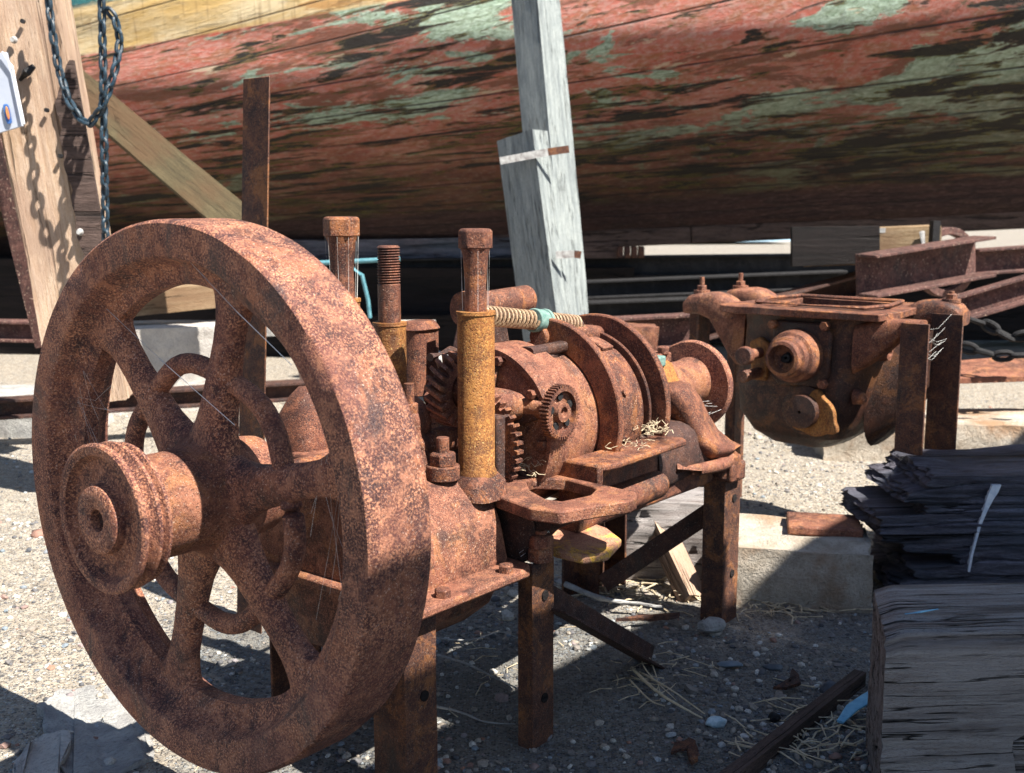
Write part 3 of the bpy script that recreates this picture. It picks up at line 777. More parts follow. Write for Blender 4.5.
mb = MB()
for k in range(5):
    x = 2 * math.pi * k / 5 + .4
    c = e(.62, .152, .514) + (Xa * math.cos(x) + Zz * math.sin(x)) * .0255
    mb.cyl(c, c + Yv * .003, .0065, n=12)
mb.build('gear_recess', M['black'], SG)
mb = MB(); mb.gear(e(.565, .02, .455), Xa, .095, 40, .016, .010, phase=.03); mb.build('timing_gear', M['rust'], ENG, smooth=25)
mb = MB(); mb.box(e(.555, .065, .455), (.035, .05, .11)); mb.box(e(.545, .02, .46), (.02, .10, .14)); mb.build('gear_guard', M['dark'], ENG, bevel=.004)

# --- brake drum with band arms
DC = e(0, 0, AX)
mb = MB()
mb.revolve(DC, Xa, [(.615, .03), (.615, .112), (.618, .118), (.618, .130), (.612, .132), (.612, .140), (.618, .143), (.700, .143), (.704, .141), (.704, .135), (.712, .133), (.745, .126), (.745, .126), (.750, .128), (.875, .128), (.880, .126), (.880, .118), (.935, .114), (.950, .10), (.950, .03)], 110, mod=cast)
DR = mb.build('brake_drum', M['rustpink'], ENG, smooth=35)
mb = MB()
for k in range(6):
    th = R(20 + 60 * k); rad = Yv * math.cos(th) + Zz * math.sin(th)
    tn = -Yv * math.sin(th) + Zz * math.cos(th)
    mb.prism([DC + Xa * .605 + rad * .04 - tn * .012, DC + Xa * .605 + rad * .118 - tn * .010, DC + Xa * .605 + rad * .118 + tn * .010, DC + Xa * .605 + rad * .04 + tn * .012], Xa * .03)
mb.build('drum_spokes', M['dark'], ENG, bevel=.004)
def band_arm(a, w, r0, r1, t0, t1, name, n=26):
    mb = MB(); rings = []
    for k in range(n + 1):
        f = k / n; th = R(t0 + (t1 - t0) * f)
        rad = Yv * math.cos(th) + Zz * math.sin(th)
        g = 1.0 - 0.25 * abs(f - .25)
        ri, ro = r0, r0 + (r1 - r0) * g
        c = DC + Xa * a
        rings.append([c + rad * ri, c + rad * ro, c + Xa * w + rad * ro, c + Xa * w + rad * ri])
    mb.loft(rings); return mb.build(name, M['rust'], ENG, bevel=.003)
band_arm(.762, .015, .130, .180, 98, -22, 'band_arm')
band_arm(.925, .015, .122, .174, 104, -18, 'band_arm')
band_arm(.905, .006, .128, .146, 110, -18, 'band_arm')
def band(a0, a1, r0, r1, t0, t1, name, mat):
    mb = MB(); rings = []
    for k in range(31):
        th = R(t0 + (t1 - t0) * k / 30); rad = Yv * math.cos(th) + Zz * math.sin(th)
        rings.append([DC + Xa * a0 + rad * r0, DC + Xa * a0 + rad * r1, DC + Xa * a1 + rad * r1, DC + Xa * a1 + rad * r0])
    mb.loft(rings); return mb.build(name, mat, ENG, bevel=.002)
band(.785, .895, .1290, .136, 58, -25, 'brake_band', M['rust'])
band(.785, .83, .1290, .137, 125, 74, 'brake_band', M['rust'])
band(.862, .895, .1290, .138, 120, 60, 'brake_lining', M['rustpink'])
mb = MB()
mb.cyl(e(.750, .005, .612), e(.80, .0, .612), .0185, n=22); mb.build('arm_boss', M['rust'], ENG, bevel=.003)
mb = MB()
mb.sup([(e(.80, -.01, .602), Yv, Zz, .016, .014, 3), (e(.85, -.005, .606), Yv, Zz, .028, .017, 3), (e(.90, .0, .604), Yv, Zz, .030, .018, 3), (e(.945, .0, .598), Yv, Zz, .024, .018, 3)])
mb.noisy(.003, 22); mb.build('arm_link', M['rust'], ENG, smooth=50)
mb = MB(); mb.cyl(e(.745, .045, .585), e(.70, .055, .580), .010, n=14); mb.hexa(e(.70, .055, .580), e(.684, .058, .577), .017); mb.build('link_bolt', M['dark'], ENG)
# hooked pawl lying on the drum
mb = MB(); mb.sup([(e(.665, .045, .595), Yv, Zz, .018, .011, 3), (e(.70, .05, .597), Yv, Zz, .012, .009, 3), (e(.77, .05, .598), Yv, Zz, .013, .010, 3)]); mb.build('drum_pawl', M['dark'], ENG)

# --- spring rod and its levers
p0, p1 = e(.60, 0, .662), e(.885, 0, .622)
mb = MB(); mb.cyl(p0, p1, .0085, n=14); SR = mb.build('spring_rod', M['dark'], ENG)
def coil(q0, q1, turns, r, wr):
    d, a, b = basis(q1 - q0); pts = []
    n = int(turns * 14)
    for k in range(n + 1):
        f = k / n; x = 2 * math.pi * turns * f
        pts.append(q0.lerp(q1, f) + (a * math.cos(x) + b * math.sin(x)) * r)
    m = MB(); m.tube(pts, wr, 6); return m
coil(p0.lerp(p1, .02), p0.lerp(p1, .50), 13, .0150, .0027).build('spring', M['spring'], ENG)
coil(p0.lerp(p1, .62), p0.lerp(p1, .97), 10, .0150, .0027).build('spring', M['spring'], ENG)
mb = MB(); q = p0.lerp(p1, .50); q2 = p0.lerp(p1, .61)
mb.cyl(q, q2, .0215, .020, 20); mb.cyl(p0.lerp(p1, .605), p0.lerp(p1, .63), .0225, n=20); mb.cyl(q2 - Zz * .02, q2 - Zz * .034, .008, n=10)
mb.build('adjusting_nut', M['green'], ENG, bevel=.002)
mb = MB()
mb.cyl(e(.675, -.085, .662), e(.83, -.085, .668), .027, .026, 26); mb.cyl(e(.655, -.085, .661), e(.68, -.085, .662), .032, .034, 26)
mb.noisy(.0015, 25); mb.build('rocker_hub', M['rust'], ENG, smooth=50)
mb = MB(); mb.prism([e(.665, -.10, .668), e(.615, -.10, .53), e(.60, -.10, .46), e(.80, -.10, .46), e(.80, -.10, .56), e(.765, -.10, .60), e(.75, -.10, .66)], Yv * .03); mb.build('rocker_bracket', M['dark'], ENG, bevel=.005)
mb = MB(); mb.sup([(e(.66, -.20, .50), Xa, Yv, .035, .03, 4), (e(.66, -.20, .62), Xa, Yv, .035, .03, 4)]); mb.sup([(e(.66, -.20, .62), Xa, Yv, .04, .036, 3), (e(.66, -.20, .634), Xa, Yv, .03, .026, 3)]); mb.noisy(.003, 20)
mb.build('rear_box', M['rust'], ENG, bevel=.002)

mb = MB(); mb.tube([e(.50, -.02, .60), e(.56, -.03, .605), e(.62, -.04, .585), e(.66, -.05, .56)], .007, 8); mb.build('linkage_rod', M['dark'], ENG)
for a_, v_, z_ in ((.30, .188, .300), (.44, .188, .300), (.36, -.188, .300)):
    mb = MB(); mb.hexa(e(a_, v_, z_), e(a_, v_, z_ + .012), .012, rot=a_ * 9); mb.build('flange_bolt', M['rust'], ENG)
for th_ in (75, 35, -5):
    t_ = R(th_); rad = Yv * math.cos(t_) + Zz * math.sin(t_)
    mb = MB(); c_ = DC + Xa * .612 + rad * .124; mb.hexa(c_ + Xa * .006, c_ - Xa * .008, .0085); mb.build('drum_bolt', M['rust'], ENG)
for th_ in (60, 20, -15):
    t_ = R(th_); rad = Yv * math.cos(t_) + Zz * math.sin(t_)
    mb = MB(); c_ = DC + Xa * .84 + rad * .135; mb.cyl(c_, c_ + rad * .006, .006, n=12); mb.build('band_rivet', M['rust'], ENG)

# --- shelf bracket beside the drum
mb = MB()
mb.prism([e(.66, .205, .413), e(.70, .213, .413), e(.93, .205, .413), e(.945, .19, .413), e(.93, .135, .413), e(.66, .13, .413)], Zz * .012)
mb.prism([e(.652, .125, .335), e(.652, .195, .345), e(.652, .208, .40), e(.652, .207, .427), e(.652, .125, .427)], Xa * .014)
mb.prism([e(.66, .135, .33), e(.93, .135, .34), e(.93, .135, .413), e(.66, .135, .413)], Yv * .012)
mb.build('shelf_bracket', M['rust'], ENG, bevel=.004)

# --- shaft bearing, guard disc, curved support arm
mb = MB()
mb.revolve(DC, Xa, [(.95, .03), (.95, .078), (.958, .082), (.972, .080), (.976, .070), (.99, .068), (1.0, .074), (1.012, .074), (1.018, .06), (1.05, .058), (1.05, .03)], 60, mod=cast)
mb.build('collar', M['rustpink'], ENG, smooth=35)
mb = MB()
mb.sup([(e(1.10, 0, .33), Xa, Yv, .055, .10, 4), (e(1.10, 0, .43), Xa, Yv, .05, .085, 4), (e(1.10, 0, .50), Xa, Yv, .045, .070, 4), (e(1.10, 0, .528), Xa, Yv, .04, .055, 4), (e(1.10, 0, .533), Xa, Yv, .035, .05, 3)])
mb.noisy(.003, 20); mb.build('bearing_block', M['ochre'], ENG, smooth=45)
mb = MB(); mb.box(e(1.075, .035, .537), (.035, .05, .022)); mb.build('grease_fitting', M['green'], ENG, bevel=.004)
mb = MB(); mb.box(e(1.12, -.01, .538), (.05, .10, .02)); mb.hexa(e(1.12, .035, .545), e(1.12, .035, .562), .013); mb.hexa(e(1.06, -.035, .535), e(1.06, -.035, .56), .013); mb.box(e(1.045, -.02, .54), (.02, .08, .035))
mb.build('bearing_top', M['rustpink'], ENG, bevel=.003)
mb = MB()
mb.revolve(DC, Xa, [(1.13, .03), (1.13, .060), (1.145, .066), (1.15, .056), (1.17, .050), (1.25, .048), (1.275, .050), (1.29, .053), (1.29, .03)], 60, mod=cast)
mb.build('drum_sleeve', M['rustpink'], ENG, smooth=40)
mb = MB()
mb.revolve(DC - Zz * .008, Xa, [(1.287, .02), (1.287, .092), (1.290, .095), (1.300, .096), (1.304, .095), (1.306, .092), (1.306, .02)], 80, mod=cast)
mb.build('guard_disc', M['wheel'], ENG, smooth=35)
mb = MB()
st = []
for a, v, z, hx, hy in ((1.10, .045, .475, .050, .030), (1.105, .075, .468, .052, .036), (1.115, .095, .440, .052, .036), (1.13, .108, .405, .056, .032), (1.15, .122, .375, .064, .026), (1.175, .140, .357, .060, .020), (1.20, .155, .350, .040, .016)):
    st.append((e(a, v, z), (Xa * .85 + Yv * -.25).normalized(), (Yv * .7 + Zz * .7).normalized(), hx, hy, 2.8))
mb.sup(st, 24).noisy(.003, 18)
mb.build('support_arm', M['rust'], ENG, smooth=60)
mb = MB(); rings = []
mb.tube([e(1.00, .135, .350), e(1.06, .155, .338), e(1.13, .160, .334), e(1.19, .15, .334)], [.014, .012, .013, .018], 12); mb.tube([e(1.19, .145, .330), e(1.24, .13, .325), e(1.28, .12, .318)], [.016, .018, .004], 10)
mb.build('arm_foot', M['rustpink'], ENG)
mb = MB(); mb.cyl(e(1.195, .142, .296), e(1.195, .142, .344), .030, .029, 26); mb.build('foot_boss', M['rust'], ENG, bevel=.003)
mb = MB(); mb.hexa(e(1.195, .142, .343), e(1.195, .142, .360), .019); mb.build('foot_bolt', M['rustpink'], ENG, bevel=.001)
mb = MB(); mb.hexa(e(.522, .19, .298), e(.522, .19, .320), .0215); mb.hexa(e(.522, .19, .320), e(.522, .19, .340), .0205, rot=.4); mb.cyl(e(.522, .19, .34), e(.522, .19, .347), .010, n=12)
mb.build('foot_bolt', M['rustpink'], ENG, bevel=.0015)
# cast belly of the rear frame between shelf and support arm
mb = MB(); mb.sup([(e(.93, .10, .36), Yv, Zz, .05, .05, 3), (e(1.0, .09, .365), Yv, Zz, .055, .06, 3), (e(1.10, .08, .37), Yv, Zz, .06, .06, 3), (e(1.18, .10, .34), Yv, Zz, .05, .035, 3)]); mb.noisy(.003, 20); mb.build('rear_frame', M['dark'], ENG)

# --- legs (angle iron) and their braces
def angle_leg(a, v, z1, sa, sv, s=.055, t=.006, sb=None):
    sb = sb or s
    P = [(0, 0), (s, 0), (s, t), (t, t), (t, sb), (0, sb)]
    mb = MB(); rings = []
    for z in (-.03, .0, .05, .10, .15, .20, z1):
        dd = noise.noise(Vector((a * 9, v * 9, z * 10))) * .002
        rings.append([e(a + sa * x + dd, v + sv * y, z) for x, y in P])
    if sa * sv < 0: rings = [list(reversed(r)) for r in rings]
    mb.loft(rings); return mb.build('leg', M['leg'], ENG, bevel=.0012, seg=1)
angle_leg(.232, .178, .284, 1, -1, .065)
angle_leg(.500, .192, .296, 1, -1, .055, sb=.03)
angle_leg(1.178, .152, .300, 1, -1, .064, sb=.05)
angle_leg(.36, -.20, .284, -1, 1, .06)
angle_leg(.56, -.20, .284, -1, 1, .06)
angle_leg(1.16, -.20, .284, -1, 1, .06)
angle_leg(1.235, -.18, .30, -1, 1, .06)
for a_, v_, z_ in ((.53, .193, .24), (.53, .193, .07), (1.215, .153, .25), (1.215, .153, .09), (.27, .179, .16)):
    mb = MB(); mb.cyl(e(a_, v_ - .004, z_), e(a_, v_ + .0012, z_), .008, n=16); mb.build('bolt_hole', M['nearblack'], ENG)
def brace(pa, pb):
    d, sd, u = basis(pb - pa); m = MB()
    P = [(0, 0), (.04, 0), (.04, .005), (.005, .005), (.005, .04), (0, .04)]
    m.loft([[p + sd * x + u * y for x, y in P] for p in (pa, pb)]); return m.build('brace', M['dark'], ENG, bevel=.001, seg=1)
brace(e(.545, .18, .21), e(.90, .15, -.01))
brace(e(1.225, .14, .22), e(1.15, -.11, .01))

# ================================================================== THE GEARBOX
GO = ew(1.92, 0, 0)
GB = thing('gearbox', 'dark rusty gearbox casting slung between upright angle irons behind the engine', 'gearbox', GO, EROT)
def gbuild(mb, name, mat, **k):
    # verts given in engine coordinates; shift to the gearbox's own frame
    bmesh.ops.translate(mb.bm, verts=mb.bm.verts, vec=-Vector((1.92, 0, 0)))
    return mb.build(name, mat, k.pop('parent', GB), **k)
mb = MB()
st = []
for z, ha, hv, ca, cv in ((.228, .05, .04, 1.93, -.01), (.238, .10, .085, 1.93, -.005), (.27, .145, .125, 1.925, 0), (.32, .165, .155, 1.92, .0), (.38, .165, .168, 1.92, .005), (.46, .158, .175, 1.92, .02), (.54, .158, .182, 1.92, .03), (.572, .160, .185, 1.92, .03)):
    st.append((e(ca, cv, z), Xa, Yv, ha, hv, 4.5))
mb.sup(st, 44).noisy(.003, 16)
gbuild(mb, 'housing', M['box'], smooth=50)
mb = MB()
ring_plate(mb, [(1.715, -.17), (1.735, .235), (2.10, .235), (2.12, .20), (2.10, -.18), (1.75, -.19)], [(1.80, -.10), (1.80, .16), (2.03, .16), (2.05, -.10)], .572, .590, e)
mb.noisy(.003, 12)
gbuild(mb, 'top_flange', M['rust'], bevel=.003)
mb = MB()
mb.tube([e(1.80, -.11, .597), e(1.80, .17, .597), e(1.90, .19, .597), e(2.04, .17, .597), e(2.05, -.11, .597), e(1.92, -.14, .597), e(1.80, -.11, .597)], .008, 8, flat=.6)
gbuild(mb, 'gasket_rim', M['rust'])
# input boss and square cover plate
mb = MB()
pl = [(-.075, -.055), (-.055, -.075), (.055, -.075), (.085, -.075), (.085, .055), (.06, .08), (-.04, .075), (-.075, .05)]
mb.prism([e(1.745, .035 + y, .475 + x) for x, y in pl], Xa * .02)
gbuild(mb, 'cover_plate', M['box'], bevel=.006)
mb = MB()
mb.revolve(e(1.74, .03, .478), -Xa, [(-.02, .02), (-.02, .066), (.02, .064), (.040, .060), (.044, .052), (.062, .050), (.066, .044), (.082, .042), (.084, .034), (.06, .030), (.05, .004)], 48)
gbuild(mb, 'input_boss', M['rust'], smooth=30)
mb = MB(); mb.revolve(e(1.69, .03, .478), -Xa, [(-.005, .004), (-.005, .030), (.002, .030), (.004, .012), (.010, .010), (.010, .004)], 24); mb.noisy(.004, 60); gbuild(mb, 'seal', M['black'])
for (zz, vv) in ((.555, .10), (.415, .10), (.55, -.035)):
    mb = MB(); mb.hexa(e(1.745, vv, zz), e(1.728, vv, zz), .012); gbuild(mb, 'bolt', M['rust'])
# lower plug flange
mb = MB()
mb.revolve(e(1.755, .055, .345), -Xa, [(-.03, .004), (-.03, .062), (.012, .060), (.014, .052), (.016, .042), (.040, .040), (.042, .004)], 40)
gbuild(mb, 'lower_plug', M['box'], smooth=30)
mb = MB()
pp = []
for k in range(36):
    x = 2 * math.pi * k / 36; pp.append((math.cos(x) * (.050 + .017 * max(0, math.cos(3 * x)) ** 3), math.sin(x) * (.050 + .017 * max(0, math.cos(3 * x)) ** 3)))
mb.prism([e(1.735, .085 + y, .335 + x) for x, y in pp], Xa * .016)
gbuild(mb, 'plug_flange', M['ochre'], bevel=.003)
# shift rail forks on the left
mb = MB(); mb.prism([e(1.75, -.085 + y, .455 + x) for x, y in ((-.05, -.01), (-.05, .03), (.04, .04), (.06, .01), (.045, -.02))], Xa * .02); gbuild(mb, 'rail_plate', M['ochre'], bevel=.006)
for zz in (.475, .425):
    mb = MB(); mb.cyl(e(1.76, -.075, zz), e(1.68, -.075, zz), .0135, n=16); mb.cyl(e(1.685, -.075, zz), e(1.665, -.075, zz), .023 if zz > .45 else .016, n=18); gbuild(mb, 'shift_rail', M['rustpink'], bevel=.003)
mb = MB(); mb.revolve(e(1.85, .205, .49), Yv, [(-.03, .008), (-.03, .026), (.0, .022), (.012, .02), (.014, .010), (.0, .008)], 20); gbuild(mb, 'side_plug', M['rustpink'])
mb = MB(); mb.prism([e(1.82, .195, .475), e(1.88, .195, .475), e(1.875, .195, .535), e(1.85, .195, .545)], Yv * .012); gbuild(mb, 'plug_lug', M['rust'], bevel=.004)
mb = MB(); mb.sup([(e(1.79, .16, .385), Xa, Zz, .02, .02, 2), (e(1.77, .19, .385), Xa, Zz, .014, .014, 2), (e(1.76, .20, .385), Xa, Zz, .006, .006, 2)]); gbuild(mb, 'cast_lug', M['rust'])
# output casing sweeping down on the near side
mb = MB(); mb.sup([(e(1.95, .16, .36), Zz, Xa, .12, .10, 3), (e(1.97, .22, .41), Zz, Xa, .11, .10, 3), (e(1.98, .28, .47), Zz, Xa, .07, .09, 3)]); mb.noisy(.004, 14); gbuild(mb, 'end_casing', M['box'])
# mounting arms
def mount_arm(a, sg, ztop):
    mb = MB(); st = []
    hw = .042
    for f, v, z, h in ((0, .155, .50, .075), (.2, .185, .505, .075), (.4, .21, .53, .070), (.6, .235, .555, .056), (.8, .262, .578, .036), (1, .30, .583, .028), (1, .325, .580, .026), (1, .338, .572, .018)):
        st.append((e(a, sg * v, z + (ztop - .61)), Xa, Zz, hw, h, 4.0))
    mb.sup(st, 24).noisy(.0015, 20)
    gbuild(mb, 'mounting_arm', M['rustpink'] if sg < 0 else M['rust'], smooth=50)
    mb = MB(); mb.cyl(e(a, sg * .305, ztop - .002), e(a, sg * .305, ztop + .007), .022, n=18); mb.hexa(e(a, sg * .305, ztop + .007), e(a, sg * .305, ztop + .02), .014); mb.cyl(e(a, sg * .305, ztop + .02), e(a, sg * .305, ztop + (.042 if sg < 0 else .026)), .0065, n=12)
    gbuild(mb, 'mounting_bolt', M['rustpink'])
mount_arm(1.86, -1, .606); mount_arm(2.075, -1, .606)
mount_arm(2.00, 1, .606)
mb = MB(); mb.sup([(e(1.80, .16, .50), Xa, Zz, .04, .06, 4), (e(1.80, .22, .53), Xa, Zz, .04, .045, 4), (e(1.80, .27, .555), Xa, Zz, .035, .022, 4), (e(1.80, .31, .558), Xa, Zz, .03, .018, 4)]); mb.noisy(.003, 18); gbuild(mb, 'mounting_arm', M['rust'])
def gleg(a, v, z1, sa, sv, s=.06):
    P = [(0, 0), (s, 0), (s, .007), (.007, .007), (.007, s), (0, s)]
    mb = MB(); r = [[e(a + sa * x, v + sv * y, z) for x, y in P] for z in (-.03, .1, .2, .3, .4, z1)]
    if sa * sv < 0: r = [list(reversed(q)) for q in r]
    mb.loft(r); gbuild(mb, 'leg', M['leg'], bevel=.001, seg=1)
gleg(1.755, .275, .573, 1, 1, .065); gleg(1.955, .275, .580, 1, 1, .075)
gleg(1.90, -.30, .575, -1, -1, .06); gleg(2.115, -.30, .575, -1, -1, .06)

# ================================================================== POSTS AND THINGS ROUND THE BOAT
# propping post with a splice board
PB = W(560, 440, 4.25); PB.z = 0
prop = thing('prop_post', 'pale grey weathered post leaning against the hull with a shorter board strapped to it', 'post', PB)
dY = 4.25
upv = Vector((0.72, -0.68, 0.0))
timber('post', M['greypost'], W(578, 470, dY + .1), W(530, -60, dY + .55), .135, .14, .003, up=Vector((-.66, -.75, 0)), parent=prop, world=True)
timber('splice_board', M['greypost'], W(560, 425, dY - .12), W(522, 136, dY + .06), .175, .085, .003, up=Vector((-.66, -.75, 0)), parent=prop, world=True)
def strap(xa, ya, xb, yb, Y):
    mb = MB(); p, q = W(xa, ya, Y), W(xb, yb, Y - .0)
    d, s_, u = basis(q - p); mb.box((p + q) / 2, ((q - p).length, .004, .026), m=Matrix((d, s_, u)).transposed())
    return mb
strap(500, 161, 548, 152, 4.19).build('strap', M['strap'], prop, world=True)
strap(548, 152, 569, 149, 4.19).build('strap', M['leg'], prop, world=True)
strap(556, 255, 574, 254, 4.14).build('strap', M['strap'], prop, world=True)
strap(574, 254, 581, 255, 4.15).build('strap', M['leg'], prop, world=True)

# left post, sunlit
LP = thing('shoring_post', 'sunlit bleached timber post leaning at the left edge with a dark slab for the shadow on its right side', 'post', (W(95, 420, 3.3).x, 3.3, 0))
timber('timber', M['paleplank'], W(97, 400, 3.3), W(16, -60, 3.3), .20, .17, .005, up=Vector((0.12, -1, 0)), parent=LP, world=True, crack=.002)
# dark ragged slab in place of a cast shadow along its right edge
mb = MB(); n_ = 46; L_ = []; Rr = []
for k in range(n_ + 1):
    y = 60 + (300 - 60) * k / n_; f = (y + 60) / 460
    xr = 97 - (1 - f) * 81 + 36; xl = xr - 26 - 7 * noise.noise(Vector((y * .045, 2, 0))) - 3 * noise.noise(Vector((y * .2, 5, 0))) + (20 * max(0, (110 - y) / 50))
    L_.append(W(xl, y, 3.205)); Rr.append(W(xr, y, 3.205))
mb.prism([*L_, *reversed(Rr)], Vector((0, .012, 0)))
mb.build('shadow_slab', M['darkplank'], LP, world=True)
for x, y in ((22, 21), (46, 110), (60, 156)):
    mb = MB(); p = W(x, y, 3.20); mb.cyl(p, p + Vector((0, .01, 0)), .006, n=14); mb.build('bolt_hole', M['black'], LP, world=True)
for x, y in ((14, 40), (80, 232)):
    mb = MB(); p = W(x, y, 3.20); mb.sup([(p, Vector((1, 0, 0)), Zz, .010, .010, 2), (p - Vector((0, .012, 0)), Vector((1, 0, 0)), Zz, .006, .006, 2)]); mb.build('bolt_head', M['strap'], LP, world=True)
mb = MB(); mb.tube([W(20, 80, 3.20), W(27, 72, 3.19), W(34, 66, 3.20)], [.005, .012, .007], 8); mb.build('spike', M['black'], LP, world=True)
timber('batten', M['paleplank'], W(50, 330, 3.28), W(5, 120, 3.28), .018, .06, .002, up=Vector((0, -1, 0)), parent=LP, world=True)

SGN = thing('notice_board', 'small white notice card with a blue and red emblem at the left edge', 'sign', W(0, 100, 3.15))
mb = MB(); mb.prism([W(-60, 60, 3.14), W(6, 52, 3.14), W(22, 126, 3.14), W(-50, 148, 3.14)], Vector((0, .012, 0))); mb.build('panel', M['sign'], SGN, world=True, bevel=.001)
mb = MB(); mb.sup([(W(7.5, 114, 3.137), Vector((1, 0, .05)), Vector((-.15, 0, 1)), .0085, .026, 4), (W(7.5, 114, 3.133), Vector((1, 0, .05)), Vector((-.15, 0, 1)), .0080, .025, 4)]); mb.build('emblem', M['signblue'], SGN, world=True)
mb = MB(); mb.sup([(W(7.6, 113, 3.1325), Vector((1, 0, 0)), Vector((-.15, 0, 1)), .0045, .018, 2), (W(7.6, 113, 3.129), Vector((1, 0, 0)), Vector((-.15, 0, 1)), .0040, .016, 2)]); mb.build('emblem_mark', M['signred'], SGN, world=True)
mb = MB(); mb.tube([W(2, 52, 3.13), W(12, 66, 3.13), W(24, 124, 3.13)], .003, 6); mb.build('edge_wire', M['white'], SGN, world=True)

def ibeam(name, label, cat, p, q, h, w, mat, t=.012, group=None, rot=0.0, channel=False):
    d, s_, u = basis(q - p); mb = MB()
    if rot: m_ = Matrix.Rotation(rot, 3, d); s_, u = m_ @ s_, m_ @ u
    H, Wd = h / 2, w / 2
    if channel: P = [(-Wd, -H), (Wd, -H), (Wd, -H + t), (-Wd + t, -H + t), (-Wd + t, H - t), (Wd, H - t), (Wd, H), (-Wd, H)]
    else: P = [(-Wd, -H), (Wd, -H), (Wd, -H + t), (t / 2, -H + t), (t / 2, H - t), (Wd, H - t), (Wd, H), (-Wd, H), (-Wd, H - t), (-t / 2, H - t), (-t / 2, -H + t), (-Wd, -H + t)]
    n = 8
    mb.loft([[p.lerp(q, k / n) + s_ * x + u * y for x, y in P] for k in range(n + 1)])
    o = mb.build(name, mat, bevel=.002, seg=1); return tag(o, label, cat, group)

ibeam('steel_beam', 'rusty steel channel leaning behind the bleached post at the left edge', 'beam', W(52, 345, 3.7), W(-18, 60, 3.7), .10, .06, M['girder'], .008, rot=R(80))
# diagonal shore
tag(timber('shore_timber', M['olive'], W(20, 40, 4.9), W(244, 228, 4.35), .13, .09, .003, up=Vector((0, -1, .4))), 'olive brown squared timber slanting down from the hull behind the rope', 'timber')
# upright angle iron beside the flywheel
mb = MB(); P = [(0, 0), (.046, 0), (.046, .005), (.005, .005), (.005, .046), (0, .046)]
b0 = W(232, 520, 2.25); b0.z = -.02; t0 = W(243, 79, 2.25)
dr = (Vector((.76, -.65, 0)), Vector((.35, .94, 0)))
mb.loft([[p + dr[0] * x * 1.75 + dr[1] * y for x, y in P] for p in (b0, b0.lerp(t0, .5), t0)])
tag(mb.build('iron_upright', M['leg'], bevel=.001, seg=1), 'tall rusty angle iron upright standing behind the flywheel', 'iron post')

# rope
def rope(name, pts, r, label, turns_per_m=16, group=None):
    # three twisted strands along a smooth path
    def cat(P, t):
        i = min(int(t), len(P) - 2); f = t - i
        a, b, c, d = P[max(i - 1, 0)], P[i], P[i + 1], P[min(i + 2, len(P) - 1)]
        return 0.5 * ((2 * b) + (c - a) * f + (2 * a - 5 * b + 4 * c - d) * f * f + (3 * b - a - 3 * c + d) * f ** 3)
    n = (len(pts) - 1) * 26
    path = [cat(pts, (len(pts) - 1) * k / n) for k in range(n + 1)]
    mb = MB(); ph = 0
    L = [0.0]
    for k in range(n): L.append(L[-1] + (path[k + 1] - path[k]).length)
    for s3 in range(3):
        P = []
        for k in range(n + 1):
            d = (path[min(k + 1, n)] - path[max(k - 1, 0)]).normalized(); _, a, b = basis(d, Vector((0, 1, 0)))
            x = 2 * math.pi * (L[k] * turns_per_m + s3 / 3)
            P.append(path[k] + (a * math.cos(x) + b * math.sin(x)) * r * .55)
        mb.tube(P, r * .62, 7)
    return mb
# ---- background clutter under the hull, right side
ibeam('steel_rail', 'long black rail lying below the keel farthest back behind the gearbox', 'rail', W(300, 270, 6.6), W(1000, 262, 6.6), .12, .12, M['black'])
ibeam('steel_rail', 'black steel rail in front of the farthest one under the hull', 'rail', W(575, 290, 5.75), W(845, 279, 5.75), .09, .10, M['black'])
ibeam('steel_rail', 'dark rail with a dusty top nearest behind the drum', 'rail', W(575, 311, 5.5), W(760, 304, 5.5), .09, .12, M['black'])
ibeam('steel_beam', 'maroon rusty beam lying between the drum and the gearbox arms', 'beam', W(565, 337, 4.3), W(700, 330, 4.3), .13, .09, M['girder'], channel=True)
ibeam('steel_beam', 'dark girder slanting up to the timber block behind the gearbox', 'beam', W(640, 345, 4.8), W(935, 263, 5.2), .10, .10, M['dark'], channel=True)
ibeam('steel_beam', 'maroon girder with a sunlit end to the right of the timber block', 'beam', W(866, 276, 4.6), W(985, 256, 4.9), .17, .12, M['girder'], channel=True)
ibeam('steel_beam', 'flat rusty beam running down from the right edge above the chain', 'beam', W(880, 332, 4.2), W(1090, 270, 4.3), .10, .05, M['girder'], channel=True)
ibeam('steel_beam', 'short rusty beam at the right edge on top of the others', 'beam', W(975, 262, 5.4), W(1120, 252, 5.4), .12, .10, M['girder'])
ibeam('steel_rail', 'dark red rail lying behind the flywheel at the left edge', 'rail', W(-120, 328, 4.9), W(130, 333, 4.9), .09, .10, M['girder'])
ibeam('steel_rail', 'brown rail lying on the ground seen through the flywheel', 'rail', W(-60, 412, 3.9), W(330, 388, 4.2), .07, .08, M['dark'])
